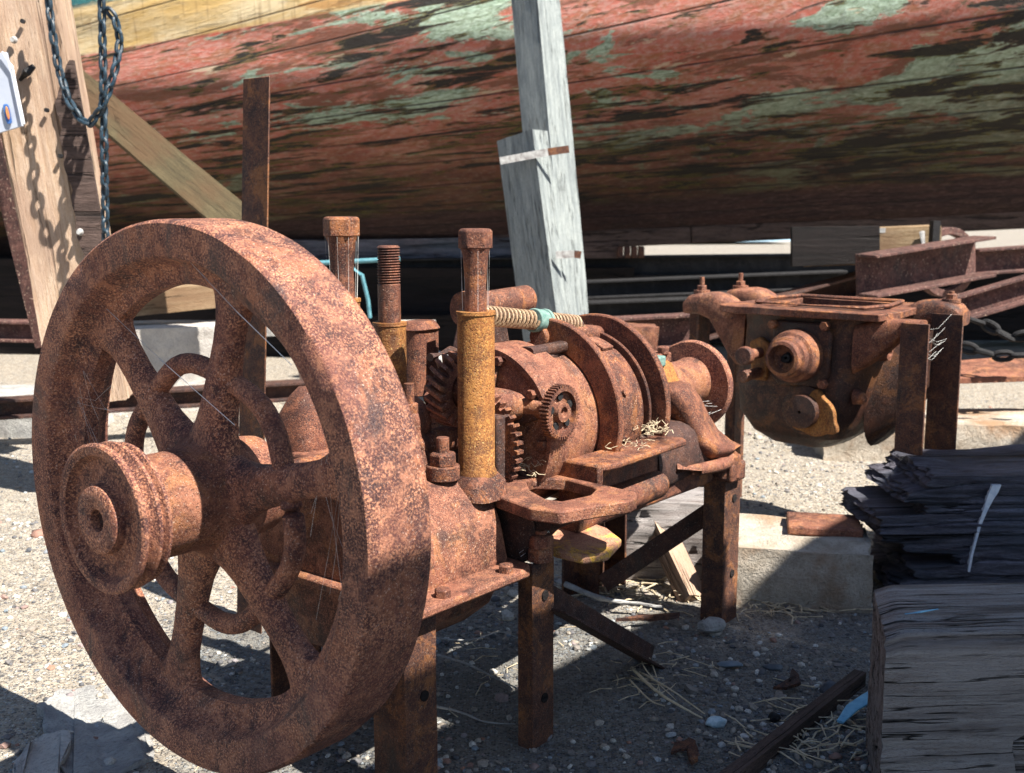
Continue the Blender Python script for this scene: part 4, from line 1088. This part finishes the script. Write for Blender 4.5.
# timber block with pale end
blk = thing('timber_block', 'squared timber block with a pale yellowish end under the keel behind the gearbox', 'timber', W(870, 262, 5.2))
timber('block', M['honey'], W(800, 248, 5.1), W(935, 243, 5.05), .2, .155, .003, parent=blk, world=True)
mb = MB(); mb.prism([W(792, 227, 4.96), W(880, 226, 4.95), W(880, 263, 4.95), W(792, 267, 4.96)], Vector((0, .03, 0))); mb.build('dark_board', M['nearblack'], blk, world=True, bevel=.002)  # near-black board covering the left half of the block
mb = MB(); mb.box(W(868, 230, 5.02), (.12, .10, .02)); mb.box(W(838, 229, 5.0), (.10, .03, .012), rz=.4); mb.build('chips', M['stick'], blk, world=True)
mb = MB(); mb.box(W(934, 241, 4.9), (.03, .05, .17)); mb.build('iron_strap', M['black'], blk, world=True)
mb = MB(); mb.tube([W(922, 232, 4.9), W(924, 250, 4.86), W(918, 262, 4.86), W(919, 276, 4.86)], [.012, .007, .006, .012], 8); tag(mb.build('hanging_rag', M['stick'],), 'thin pale rag hanging from the end of the timber block', 'rag')
mb = MB(); mb.revolve(W(942, 262, 5.5), Vector((.35, -1, 0)), [(0, .13), (0, .165), (.05, .165), (.05, .13)], 40); tag(mb.build('iron_ring', M['girder'], bevel=.003), 'rusty iron hoop half hidden behind the girders on the right', 'hoop')
mb = MB(); 
for k in range(4): mb.box(W(620 + k * 7, 252, 6.2), (.03, .06, .06))
tag(mb.build('spacer_stack', M['leg'], bevel=.003), 'short orange rusty stub at the end of a dark beam below the keel', 'stub')
tag(timber('beam_end', M['darkplank'], W(560, 250, 6.25), W(618, 249, 6.25), .1, .09, .003), 'dark red timber end just right of the leaning grey post', 'timber')
# rusty blocks behind the drum
tag(timber('iron_block', M['rustpink'], W(560, 340, 3.9), W(608, 342, 3.9), .12, .09, .004), 'rusty brown block behind the brake band arms', 'block')
tag(timber('iron_block', M['rustpink'], W(612, 338, 4.0), W(655, 340, 4.0), .14, .10, .005), 'rusty brown block right of the brake band arms', 'block')
tag(timber('concrete_block', M['conc'], W(625, 372, 3.7), W(665, 374, 3.7), .14, .09, .004), 'tan block low behind the drum and the bearing', 'block')
tag(timber('shade_baulk', M['nearblack'], W(215, 290, 6.7), W(630, 290, 6.7), .4, .28, .006), 'black timber added as shade under the hull behind the studs', 'timber')  # dark timbers added here to fill in the shade below the hull
tag(timber('shade_baulk', M['nearblack'], W(225, 334, 6.6), W(640, 334, 6.6), .5, .26, .006), 'black lower baulk added as shade behind the studs', 'timber')
tag(timber('shade_baulk', M['blacktimber'], W(150, 256, 6.8), W(618, 251, 6.8), .4, .18, .006), 'black chock added as shade directly under the keel behind the studs', 'timber')
tag(timber('shade_baulk', M['nearblack'], W(560, 306, 6.9), W(1150, 300, 6.9), .4, .42, .006), 'long black baulk added as shade under the hull behind the gearbox', 'timber')
tag(timber('shade_baulk', M['nearblack'], W(-260, 306, 6.6), W(225, 306, 6.6), .4, .56, .006), 'black timber added as shade under the hull at the left behind the flywheel', 'timber')
# chain
def link(c, d, up, L=.075, wd=.045, r=.0085):
    d, s_, u = basis(d, up); pts = []
    for k in range(25):
        x = 2 * math.pi * k / 24
        cx, sx = math.cos(x), math.sin(x)
        pts.append(c + d * (math.copysign(abs(cx) ** .8, cx) * (L / 2 - r)) + s_ * (sx * (wd / 2 - r)))
    return pts
rp_ = thing('hanging_chain', 'dark blue chain hanging in a loop in front of the hull beside the bleached post', 'chain', W(103, 240, 3.1))
def chain_on(path, pitch, L, wd, r, mat, parent, name='link', jit=.25):
    T = sum((b - a).length for a, b in zip(path, path[1:])); k = 0.0; i = 0
    while k < T:
        d = k
        for a, b in zip(path, path[1:]):
            if d <= (b - a).length: break
            d -= (b - a).length
        dr_ = (b - a).normalized()
        up = Vector((math.sin(i * math.pi / 2 + .5 + random.uniform(-jit, jit)), math.cos(i * math.pi / 2 + .5), .1))
        mb = MB(); mb.tube(link(a + dr_ * d, dr_, up, L, wd, r), r, 7); mb.build(name, mat, parent, world=True)
        k += pitch; i += 1
chain_on([W(101, -20, 3.1), W(103, 60, 3.1), W(104, 140, 3.08), W(106, 262, 3.1)], .030, .044, .027, .0052, M['rope'], rp_)
chain_on([W(46, -20, 3.13), W(52, 30, 3.12), W(58, 66, 3.12), W(68, 100, 3.1), W(80, 119, 3.09), W(90, 124, 3.08), W(99, 112, 3.07), W(108, 92, 3.07), W(116, 66, 3.08), W(120, 40, 3.1), W(115, 18, 3.1), W(104, 5, 3.1)], .030, .044, .027, .0052, M['rope'], rp_)

def chain(name, label, pts, group):
    ch = thing(name, label, 'chain', pts[0], group=group)
    L = .0; seq = []
    T = sum((b - a).length for a, b in zip(pts, pts[1:])); k = 0.0
    while k < T:
        d = k
        for a, b in zip(pts, pts[1:]):
            if d <= (b - a).length: break
            d -= (b - a).length
        seq.append((a + (b - a).normalized() * d, b - a)); k += .056
    for k, (c, d) in enumerate(seq):
        mb = MB(); mb.tube(link(c, d, Vector((0, 0, 1)) if k % 2 else Vector((0, 1, .3))), .0085, 7); mb.build('link', M['black'], ch, world=True)
chain('chain', 'upper black chain at the right edge above the rusty plate', [W(960, 316, 3.9), W(985, 324, 3.9), W(1010, 338, 3.85), W(1060, 330, 3.8)], 'chains at the right edge')
chain('chain', 'lower black chain at the right edge lying along the rusty plate', [W(968, 348, 3.8), W(1000, 356, 3.75), W(1060, 354, 3.7)], 'chains at the right edge')
mb = MB(); mb.prism([W(955, 366, 4.15), W(1080, 356, 4.1), W(1080, 380, 3.9), W(958, 384, 3.9)], Vector((0, .0, .02))); tag(mb.build('rusty_plate', M['rustpink'], bevel=.002), 'flat rusty plate on the ground at the right edge under the chains', 'plate')
p_ = G(855, 448, 0); tag(timber('concrete_curb', M['conc'], Vector((1.05, 3.90, .045)), Vector((2.3, 3.78, .045)), .30, .15, .012, crack=.004), 'long pale concrete block behind the upright angle irons on the right', 'curb')
tag(timber('concrete_curb', M['concgrey'], Vector((-2.6, 4.2, .06)), Vector((-1.55, 4.25, .06)), .3, .17, .012), 'weathered concrete block at the left edge behind the flywheel', 'curb')
c = G(170, 405, 0); tag(timber('concrete_block', M['slabwhite'], Vector((-1.68, 4.7, .16)), Vector((-1.10, 4.85, .16)), .32, .36, .012), 'pale concrete block seen through the top of the flywheel', 'block')
tag(timber('plank', M['honey'], W(110, 305, 4.7), W(240, 292, 4.9), .15, .10, .003), 'weathered plank lying above the pale block seen through the flywheel', 'plank')
tr = thing('trestle', 'low trestle with a pale blue board seen between the flywheel spokes and rim', 'trestle', (W(270, 400, 5.0).x, 5.0, 0))
timber('board', M['concgrey'], W(236, 328, 5.0), W(312, 324, 5.0), .3, .055, .002, parent=tr, world=True)
for x in (252, 300):
    p = W(x, 335, 5.0); q = Vector((p.x + (.06 if x > 270 else -.06), 5.0, 0)); timber('leg', M['darkplank'], p, q, .08, .08, .002, up=Vector((0, -1, 0)), parent=tr, world=True)
mb = MB(); mb.cyl(W(300, 264, 4.6), W(400, 259, 4.6), .010, n=10); tag(mb.build('pipe', M['turq']), 'thin turquoise pipe behind the two left studs', 'pipe')
mb = MB(); mb.tube([W(350, 266, 4.55), W(362, 275, 4.5), W(368, 300, 4.5), W(370, 318, 4.5)], .008, 8); tag(mb.build('hose', M['turq']), 'thin bluish hose dangling behind the left studs', 'hose')
tag(timber('plank', M['slabwhite'], W(395, 323, 5.6), W(435, 323, 5.6), .1, .02, .001), 'small pale board in the dark behind the studs', 'plank')
tag(timber('plank', M['slabwhite'], W(395, 345, 4.6), W(450, 362, 4.4), .1, .03, .002), 'pale bluish plank on the ground right behind the ochre sleeve', 'plank')
mb = MB(); mb.revolve(W(1000, 222, 11), Zz, [(0, .02), (0, .28), (.05, .28), (.05, .02)], 24); tag(mb.build('tarpaulin', plain('bright_blue', (0.02, .12, .6), (.04, .2, .7)),), 'small bright blue tarpaulin far off under the hull at the right edge', 'tarpaulin')
mb = MB(); mb.box(Vector((4.0, 24.0, .10)), (2.6, 3.0, .1), rz=.15); tag(mb.build('water_puddle', plain('pale_blue_sheet', (.35, .55, .72), (.5, .68, .8), 3)), 'pale blue sheet lying on the far sand under the keel', 'sheet')

# ---- mid ground
tag(timber('concrete_curb', M['conc'], Vector((0.47, 2.50, .045)), Vector((0.78, 2.43, .045)), .26, .15, .012, nl=60, crack=.004), 'rust stained concrete block beside the rear engine leg', 'curb')
mb = MB(); mb.box(Vector((0.70, 2.50, .130)), (.16, .13, .02), rz=-.2); mb.noisy(.002, 20); tag(mb.build('tile', M['rustpink'], bevel=.004), 'flat reddish piece lying on the rust stained concrete block', 'tile')
tag(timber('rough_block', M['greytimber'], Vector((0.20, 2.62, .07)), Vector((0.45, 2.58, .07)), .16, .22, .010, nl=40, crack=.012), 'rough sawn timber block under the bedplate behind the front legs', 'timber')
tag(timber('leaning_board', M['paleplank'], G(694, 600, -.01), W(641, 488, 2.62), .05, .04, .003, up=Vector((.5, -.8, .3))), 'pale sunlit board leaning on the rough timber block', 'board')
# black rotten timber
def black_timber():
    bt = thing('rotten_timber', 'black splintered rotten timber with a drip of white paint', 'timber', (1.4, 2.5, 0))
    L, Wd, H = 1.75, .26, .280
    org = Vector((.85 + L / 2, 2.53, .132)); m3 = Matrix.Rotation(R(1.5), 3, 'Z')
    def fn(p, nn):
        q = p.copy()
        wv_ = p.z * 34 + noise.noise(Vector((p.x * 1.1, 3, p.z * 6))) * 1.6 + noise.noise(Vector((p.x * 5, 8, p.z * 10))) * .35
        li = math.floor(wv_); fr = wv_ - li
        hs = noise.noise(Vector((li * 3.7, 1.3, noise.noise(Vector((p.x * 1.6, li * 2.1, 0))) * 1.2)))
        side = abs(nn.y) > .1
        dep = side * (hs * .010 - .006 * (fr < .14) + noise.noise(Vector((p.x * 7, 2, p.z * 140))) * .005) + noise.noise(Vector((p.x * 16, p.y * 60, p.z * 90))) * .0025
        q += nn * dep
        if nn.z > .1: q.z += noise.noise(Vector((p.x * 3, p.y * 20, 1))) * .010 + noise.noise(Vector((p.x * 10, p.y * 60, 1))) * .004
        f = max(0.0, (-p.x - L / 2 + .16) / .16)     # ragged left end, layer by layer
        if f > 0:
            h2 = noise.noise(Vector((li * 5.3, 4.4, 2))) * .17 + noise.noise(Vector((3, p.y * 22, p.z * 170))) * .022
            q.x += f * (h2 + .035 * math.sin((p.z / H + .5) * 7.0))
        return q
    gridbox(L, Wd, H, 260, 10, 110, fn, m3, org, 'timber', M['blacktimber'], bt, world=True, smooth=60)
    mb = MB()
    pts = [(997, 485, 9), (994, 492, 9), (990, 500, 6.5), (985, 512, 4), (980, 525, 3), (976, 540, 2.6), (972, 555, 2.4), (969, 572, 2.2)]
    A = [W(x - w / 2, y, 2.375) for x, y, w in pts]; B = [W(x + w / 2, y, 2.375) for x, y, w in pts]
    mb.prism([*A, *reversed(B)], Vector((0, .012, 0)))
    mb.build('paint_drip', M['white'], bt, world=True)
black_timber()
# big grey timber in the foreground
gt_ = thing('timber_baulk', 'big weathered grey baulk of squared timber in the lower right corner', 'timber', (1.0, 1.75, 0))
def baulk(p1, p2, w, h, name, seed, crk=.006, nl=120):
    d, sd, u = basis(p2 - p1); L = (p2 - p1).length; m3 = Matrix((d, sd, u)).transposed()
    def fn(p, nn):
        q = p + nn * (noise.noise(Vector((p.x * 3 + seed, p.y * 8, p.z * 8))) * .004 + noise.noise(Vector((p.x * 5, p.y * 30, p.z * 30 + seed))) * .0012)
        c = noise.noise(Vector((p.x * 1.3 + seed, p.y * 24, p.z * 24)))
        g_ = noise.noise(Vector((p.x * 5, seed, p.z * 9)))
        q -= nn * (max(0, .05 - abs(c)) / .05 * crk * max(0, min(1, .5 + 2 * g_)))
        yy, zz, xx = abs(p.y) / (w / 2), abs(p.z) / (h / 2), abs(p.x) / (L / 2)
        k = max(0, min(yy, zz) - .85) / .15
        q -= Vector((0, math.copysign(k * k * .010, p.y), math.copysign(k * k * .009, p.z)))
        k = max(0, min(zz, (xx - .96) / .04)) * (zz > .8)
        q.z -= math.copysign(max(0, k) * .008, p.z)
        q.x -= p.y * .30 * max(0, min(1, (-xx * math.copysign(1, p.x) - .0) * 2))
        return q
    return gridbox(L, w, h, nl, 30, 36, fn, m3, (p1 + p2) / 2, name, M['greytimber'], gt_, world=True, smooth=60)
baulk(Vector((.535, 1.600, .122)), Vector((1.78, 1.68, .122)), .225, .285, 'baulk', 3.0)
mb = MB(); mb.prism([W(1003, 668, 1.50), W(1090, 660, 1.50), W(1110, 800, 1.50), W(1018, 800, 1.50)], Vector((.0, .03, 0))); mb.noisy(.001, 30)
tag(mb.build('short_board', M['greytimber'], bevel=.003), 'short brown board standing against the front of the big grey baulk', 'board')
mb = MB(); mb.tube([G(905, 614, .288), G(920, 612, .29), G(938, 609, .289)], [.0015, .0025, .001], 6, flat=.6); tag(mb.build('paint_flake', M['bluepaint']), 'sliver of blue paint lying on top of the big grey baulk', 'paint flake')
# ground edge board and litter in the lower right
tag(timber('edging_strip', M['darkplank'], G(690, 815, .01), G(860, 680, .01), .022, .035, .002), 'thin dark edging strip half buried left of the big grey baulk', 'strip')
mb = MB(); mb.sup([(G(840, 722, .02), Vector((.7, -.7, 0)), Zz, .006, .002, 3), (G(852, 708, .035), Vector((.7, -.7, 0)), Zz, .011, .003, 3), (G(868, 698, .045), Vector((.7, -.7, 0)), Zz, .013, .003, 3), (G(882, 690, .05), Vector((.7, -.7, 0)), Zz, .012, .003, 3)]); tag(mb.build('painted_splinter', M['bluepaint']), 'bright blue painted wood splinter beside the big grey baulk', 'splinter')
rock('stone', 'pale blue white pebble in the shade right of the front leg', 'stone', G(716, 722, .006), (.017, .011, .009), M['palestone'], 4)
rock('stone', 'round dark grey pebble left of the big baulk', 'stone', G(830, 689, .008), (.016, .015, .013), plain('slate', (.04, .05, .06), (.09, .10, .12)), 8)
rock('stone', 'small round black pebble above the edging strip', 'stone', G(774, 717, .004), (.010, .009, .008), M['black'], 9)
rock('stone', 'flat dark pebble lying above the blue splinter', 'stone', G(773, 667, .004), (.018, .010, .006), plain('slate2', (.05, .06, .07), (.10, .12, .14)), 12)
rock('stone', 'long flat grey blue stone in the middle of the shaded gravel', 'stone', G(730, 664, .003), (.022, .012, .005), plain('slate3', (.10, .14, .17), (.16, .2, .24)), 15)
rock('stone', 'grey lump at the foot of the rear engine leg', 'stone', G(712, 625, .008), (.028, .018, .014), M['concgrey'], 18)
def scrap(name, label, c, pts, seed):
    mb = MB(); mb.prism([c + Vector(p) for p in pts], Vector((0, 0, .006)))
    bmesh.ops.subdivide_edges(mb.bm, edges=mb.bm.edges, cuts=4, use_grid_fill=True); mb.noisy(.005, 40, seed)
    tag(mb.build(name, M['leg']), label, 'scrap')
scrap('rust_flake', 'curled flake of rust on the shaded gravel at the bottom', G(685, 755, .004), [(-.02, 0, 0), (-.012, .024, .004), (.008, .03, .01), (.018, .016, .01), (.016, -.03, .004), (.004, -.035, 0), (.004, 0, .004)], 2)
scrap('rust_flake', 'small rusty bracket scrap on the shaded gravel left of the baulk', G(790, 688, .006), [(-.03, -.006, 0), (.0, .004, .012), (.012, .03, .02), (.022, .03, .01), (.016, -.004, .01), (-.01, -.014, 0)], 5)
scrap('rust_flake', 'thin rusty flake by the foot of the rear engine leg', G(650, 620, .004), [(-.07, -.008, 0), (-.02, .002, .004), (.06, .010, .006), (.06, .0, .004), (0, -.008, .002)], 7)
# lower left slabs
def slab(name, label, pts, h, mat, seed):
    mb = MB(); mb.prism([Vector((p.x, p.y, -.03)) for p in pts], Vector((0, 0, .03 + h)))
    bmesh.ops.subdivide_edges(mb.bm, edges=mb.bm.edges, cuts=14, use_grid_fill=True)
    mb.noisy(.014, 9, seed); mb.noisy(.009, 26, seed); mb.noisy(.004, 60, seed)
    tag(mb.build(name, mat, bevel=.003, smooth=60), label, 'slab')
slab('broken_slab', 'broken pale concrete slab partly under the flywheel at the lower left', [G(36, 710), G(60, 690), G(100, 682), G(150, 700), G(150, 760), G(80, 790), G(40, 760)], .006, M['concgrey'], 1)
slab('broken_slab', 'small chunk of pale concrete at the bottom left corner', [G(14, 770), G(30, 745), G(65, 742), G(60, 800), G(20, 810)], .010, M['slabwhite'], 6)

# straw, twigs
def curve_stick(name, label, pts, r, mat, cat='stick'):
    def sm(P):
        out = []
        n = (len(P) - 1) * 8
        for k in range(n + 1):
            t = (len(P) - 1) * k / n; i = min(int(t), len(P) - 2); f = t - i
            a, b, c, d = P[max(i - 1, 0)], P[i], P[i + 1], P[min(i + 2, len(P) - 1)]
            out.append(0.5 * ((2 * b) + (c - a) * f + (2 * a - 5 * b + 4 * c - d) * f * f + (3 * b - a - 3 * c + d) * f ** 3))
        return out
    P = sm(pts); n = len(P)
    mb = MB(); mb.tube(P, [r * (1 - .6 * k / n) for k in range(n)], 8); mb.noisy(r * .25, 60)
    return tag(mb.build(name, mat), label, cat)
curve_stick('driftwood_stick', 'long pale driftwood stick lying behind the front engine leg', [G(556, 580, .02), G(600, 598, .02), G(640, 604, .012), G(662, 607, .01)], .007, M['stick'])
curve_stick('twig', 'bent pale twig under the crankcase nearest the flywheel', [G(436, 655, .01), G(462, 662, .02), G(490, 675, .01), G(520, 690, .01)], .0028, M['stick'], 'twig')
curve_stick('twig', 'thin pale twig crossing the dark gravel under the crankcase', [G(432, 638, .01), G(470, 640, .015), G(500, 632, .02), G(522, 640, .01)], .002, M['stick'], 'twig')
curve_stick('twig', 'pale twig low in the shade right of the flywheel bottom', [G(434, 706, .01), G(460, 712, .01), G(486, 722, .01), G(515, 724, .005)], .0024, M['stick'], 'twig')
curve_stick('twig', 'forked pale twig under the crankcase flange', [G(456, 612, .01), G(475, 600, .02), G(484, 592, .03)], .003, M['stick'], 'twig')
for k, (lab, pts, r) in enumerate((
    ('longest straw of the tuft at the end of the front brace', [(632, 668), (655, 690), (680, 706), (702, 718)], .0032),
    ('straw lying just above the longest one by the front brace', [(640, 672), (668, 688), (705, 714)], .0022),
    ('upright straw sticking up by the end of the front brace', [(648, 655), (655, 672), (660, 692)], .0016),
    ('short straw under the longest one by the front brace', [(630, 680), (650, 700), (665, 706)], .0018),
    ('thin straw leaning from the end of the front brace', [(640, 650), (646, 670), (676, 700)], .0014))):
    curve_stick('straw', lab, [G(x, y, .006 + .02 * math.sin(math.pi * i / (len(pts) - 1)) * (1 if k in (0, 1, 4) else .3)) for i, (x, y) in enumerate(pts)], r, M['straw'], 'straw')['group'] = 'straws at the end of the front brace'
# dry litter
mb = MB()
random.seed(21)
def litter(px, py, sx, sy, n, lmin, lmax, r0):
    for _ in range(n):
        c = G(random.gauss(px, sx), random.gauss(py, sy), .0)
        c.z = gz(c.x, c.y) + random.uniform(.003, .018)
        a = random.uniform(0, 6.28); L = random.uniform(lmin, lmax); b = a + random.uniform(-.8, .8)
        d1 = Vector((math.cos(a), math.sin(a), random.uniform(-.1, .25))) * L / 2; d2 = Vector((math.cos(b), math.sin(b), random.uniform(-.2, .1))) * L / 2
        mb.tube([c - d1, c, c + d2], [r0, r0 * .9, r0 * .4], 5)
litter(640, 590, 30, 8, 50, .03, .10, .0022); litter(600, 572, 18, 6, 40, .03, .09, .002); litter(780, 607, 35, 5, 50, .02, .08, .0018)
litter(320, 620, 25, 18, 40, .02, .07, .0015); litter(820, 745, 40, 18, 70, .02, .09, .0018); litter(660, 680, 30, 16, 30, .02, .06, .0012); litter(500, 640, 60, 40, 30, .02, .07, .0012)
litter(250, 740, 80, 20, 20, .02, .06, .001); litter(800, 330 + 140, 60, 14, 20, .02, .05, .001)
for c0, n0, sp0 in ((ew(.885, .155, .437), 30, .018), (ew(.60, .10, .408), 14, .014), (ew(.80, .165, .428), 14, .03)):
    for _ in range(n0):
        c = c0 + Vector((random.gauss(0, sp0), random.gauss(0, sp0), random.uniform(0, .014)))
        P = [c]
        for _k in range(4): P.append(P[-1] + Vector((random.uniform(-.012, .012), random.uniform(-.012, .012), random.uniform(-.006, .008))))
        mb.tube(P, .0006, 4)
tag(mb.build('dry_litter', M['straw']), 'dry broken straw and root litter scattered on the ground below the engine', 'straw litter', kind='stuff')

# ---- cobwebs: fine strands
def webs():
    mb = MB(); random.seed(5)
    def strand(p, q, r=.00035, sag=.004):
        m_ = (p + q) / 2 - Vector((0, 0, sag * random.random())); mb.tube([p, m_, q], r, 4, caps=False)
    def wr(a, r, th): return ew(a, r * math.cos(R(th)), AX + r * math.sin(R(th)))
    strand(wr(.03, .30, 128), wr(.03, .14, 50), .0005)
    strand(wr(.01, .315, 84), wr(.0, .31, 40), .0005)
    for _ in range(9): strand(wr(.03, .29, random.uniform(-6, 30)), wr(.045, random.uniform(.2, .28), random.uniform(-30, 24)), .00014, .02)
    for _ in range(9): strand(wr(.03, .29, random.uniform(150, 180)), wr(.05, random.uniform(.2, .28), random.uniform(150, 190)), .00014, .02)
    for _ in range(12): strand(wr(-.088, .04, random.uniform(0, 360)), wr(-.088, .075, random.uniform(0, 360)), .0003)
    for _ in range(10):
        x = random.uniform(0, 6.28); c = ew(.375, -.085, 0)
        strand(c + Vector((math.cos(x) * .026, math.sin(x) * .026, .795)), c + Vector((math.cos(x) * .022, math.sin(x) * .022, .70)), .00016)
    for _ in range(8):
        x = random.uniform(0, 6.28); c = ew(.475, .10, 0)
        strand(c + Vector((math.cos(x) * .022, math.sin(x) * .022, .775)), c + Vector((math.cos(x) * .020, math.sin(x) * .020, .685)), .00016)
    for _ in range(14): strand(ew(random.uniform(1.78, 1.86), .29, random.uniform(.44, .57)), ew(random.uniform(1.95, 2.03), random.uniform(.26, .34), random.uniform(.48, .61)), .00022, .03)
    for _ in range(8): strand(ew(1.15 + random.uniform(0, .1), .05, .42 + random.uniform(-.03, .03)), ew(1.285, random.uniform(.02, .08), .47 - random.uniform(.02, .09)), .0002, .01)
    for _ in range(0): strand(ew(.79, .03 + random.uniform(0, .06), .61 - random.uniform(0, .05)), ew(.90, .03 + random.uniform(0, .05), .61 - random.uniform(0, .04)), .0004)
    strand(ew(.50, .165, .31), ew(.53, .20, .345), .0006); strand(ew(.50, .168, .305), ew(.545, .19, .338), .0006)
    tag(mb.build('cobweb', M['web']), 'fine white cobweb strands strung over the wheel spokes and machine parts', 'cobweb', kind='stuff')
webs()

# unseen canopy on posts, added off to the right to shade the yard
caster = thing('shade_caster', 'unseen plank canopy on four posts, added to shade the lower right of the yard', 'shade caster', ew(1.4, 2.3, 0), EROT)
for i, (a0, a1, v0) in enumerate(((-.65, 1.255, 1.60), (1.256, 3.4, 1.70))):
    mb = MB(); mb.prism([e(a0 - 1.4, v0 - 2.3, 2.15), e(a1 - 1.4, v0 - 2.3, 2.15), e(a1 - 1.4, .75, 2.35), e(a0 - 1.4, .75, 2.35)], Vector((0, 0, .03)))
    mb.build('caster_boards', M['greypost'], caster)
for a_ in (-.6, 3.3):
    for v_ in (1.72, 2.95):
        mb = MB(); mb.box(e(a_ - 1.4, v_ - 2.3, 1.06), (.09, .09, 2.14)); mb.build('post', M['greypost'], caster, bevel=.004)

# ================================================================== LIGHT, SKY, CAMERA
S = Vector((.578, -.432, 1.0)).normalized()
el = math.asin(S.z); az = math.atan2(S.x, S.y)
w = bpy.data.worlds.new('World'); sc.world = w; w.use_nodes = True
nt = w.node_tree; nt.nodes.clear()
out = nt.nodes.new('ShaderNodeOutputWorld'); bg = nt.nodes.new('ShaderNodeBackground'); sky = nt.nodes.new('ShaderNodeTexSky')
sky.sky_type = 'NISHITA'; sky.sun_disc = False; sky.sun_elevation = el; sky.sun_rotation = az
sky.air_density = 1.0; sky.dust_density = 0.6; sky.ozone_density = 3.0
bg.inputs['Strength'].default_value = 0.052
nt.links.new(sky.outputs[0], bg.inputs[0]); nt.links.new(bg.outputs[0], out.inputs[0])
ld = bpy.data.lights.new('sun', 'SUN'); ld.energy = 5.0; ld.angle = R(0.53); ld.color = (1.0, .95, .87)
lo = bpy.data.objects.new('sun', ld); col.objects.link(lo); lo.rotation_euler = S.to_track_quat('Z', 'Y').to_euler(); lo.location = (4, -3, 8)

cd = bpy.data.cameras.new('camera'); cam = bpy.data.objects.new('camera', cd); col.objects.link(cam)
cam.location = (0, 0, CAMH); cam.rotation_euler = (math.pi / 2 - PITCH, 0, 0)
cd.sensor_fit = 'HORIZONTAL'; cd.sensor_width = 36; cd.lens = F / 1024 * 36
cd.clip_start = .05; cd.clip_end = 1000
cd.dof.use_dof = True; cd.dof.focus_distance = 1.75; cd.dof.aperture_fstop = 9.0
sc.camera = cam
sc.render.engine = 'CYCLES'
sc.cycles.max_bounces = 5; sc.cycles.diffuse_bounces = 3; sc.cycles.glossy_bounces = 2
sc.view_settings.view_transform = 'Standard'; sc.view_settings.look = 'None'
sc.view_settings.exposure = 1.45; sc.view_settings.gamma = 1
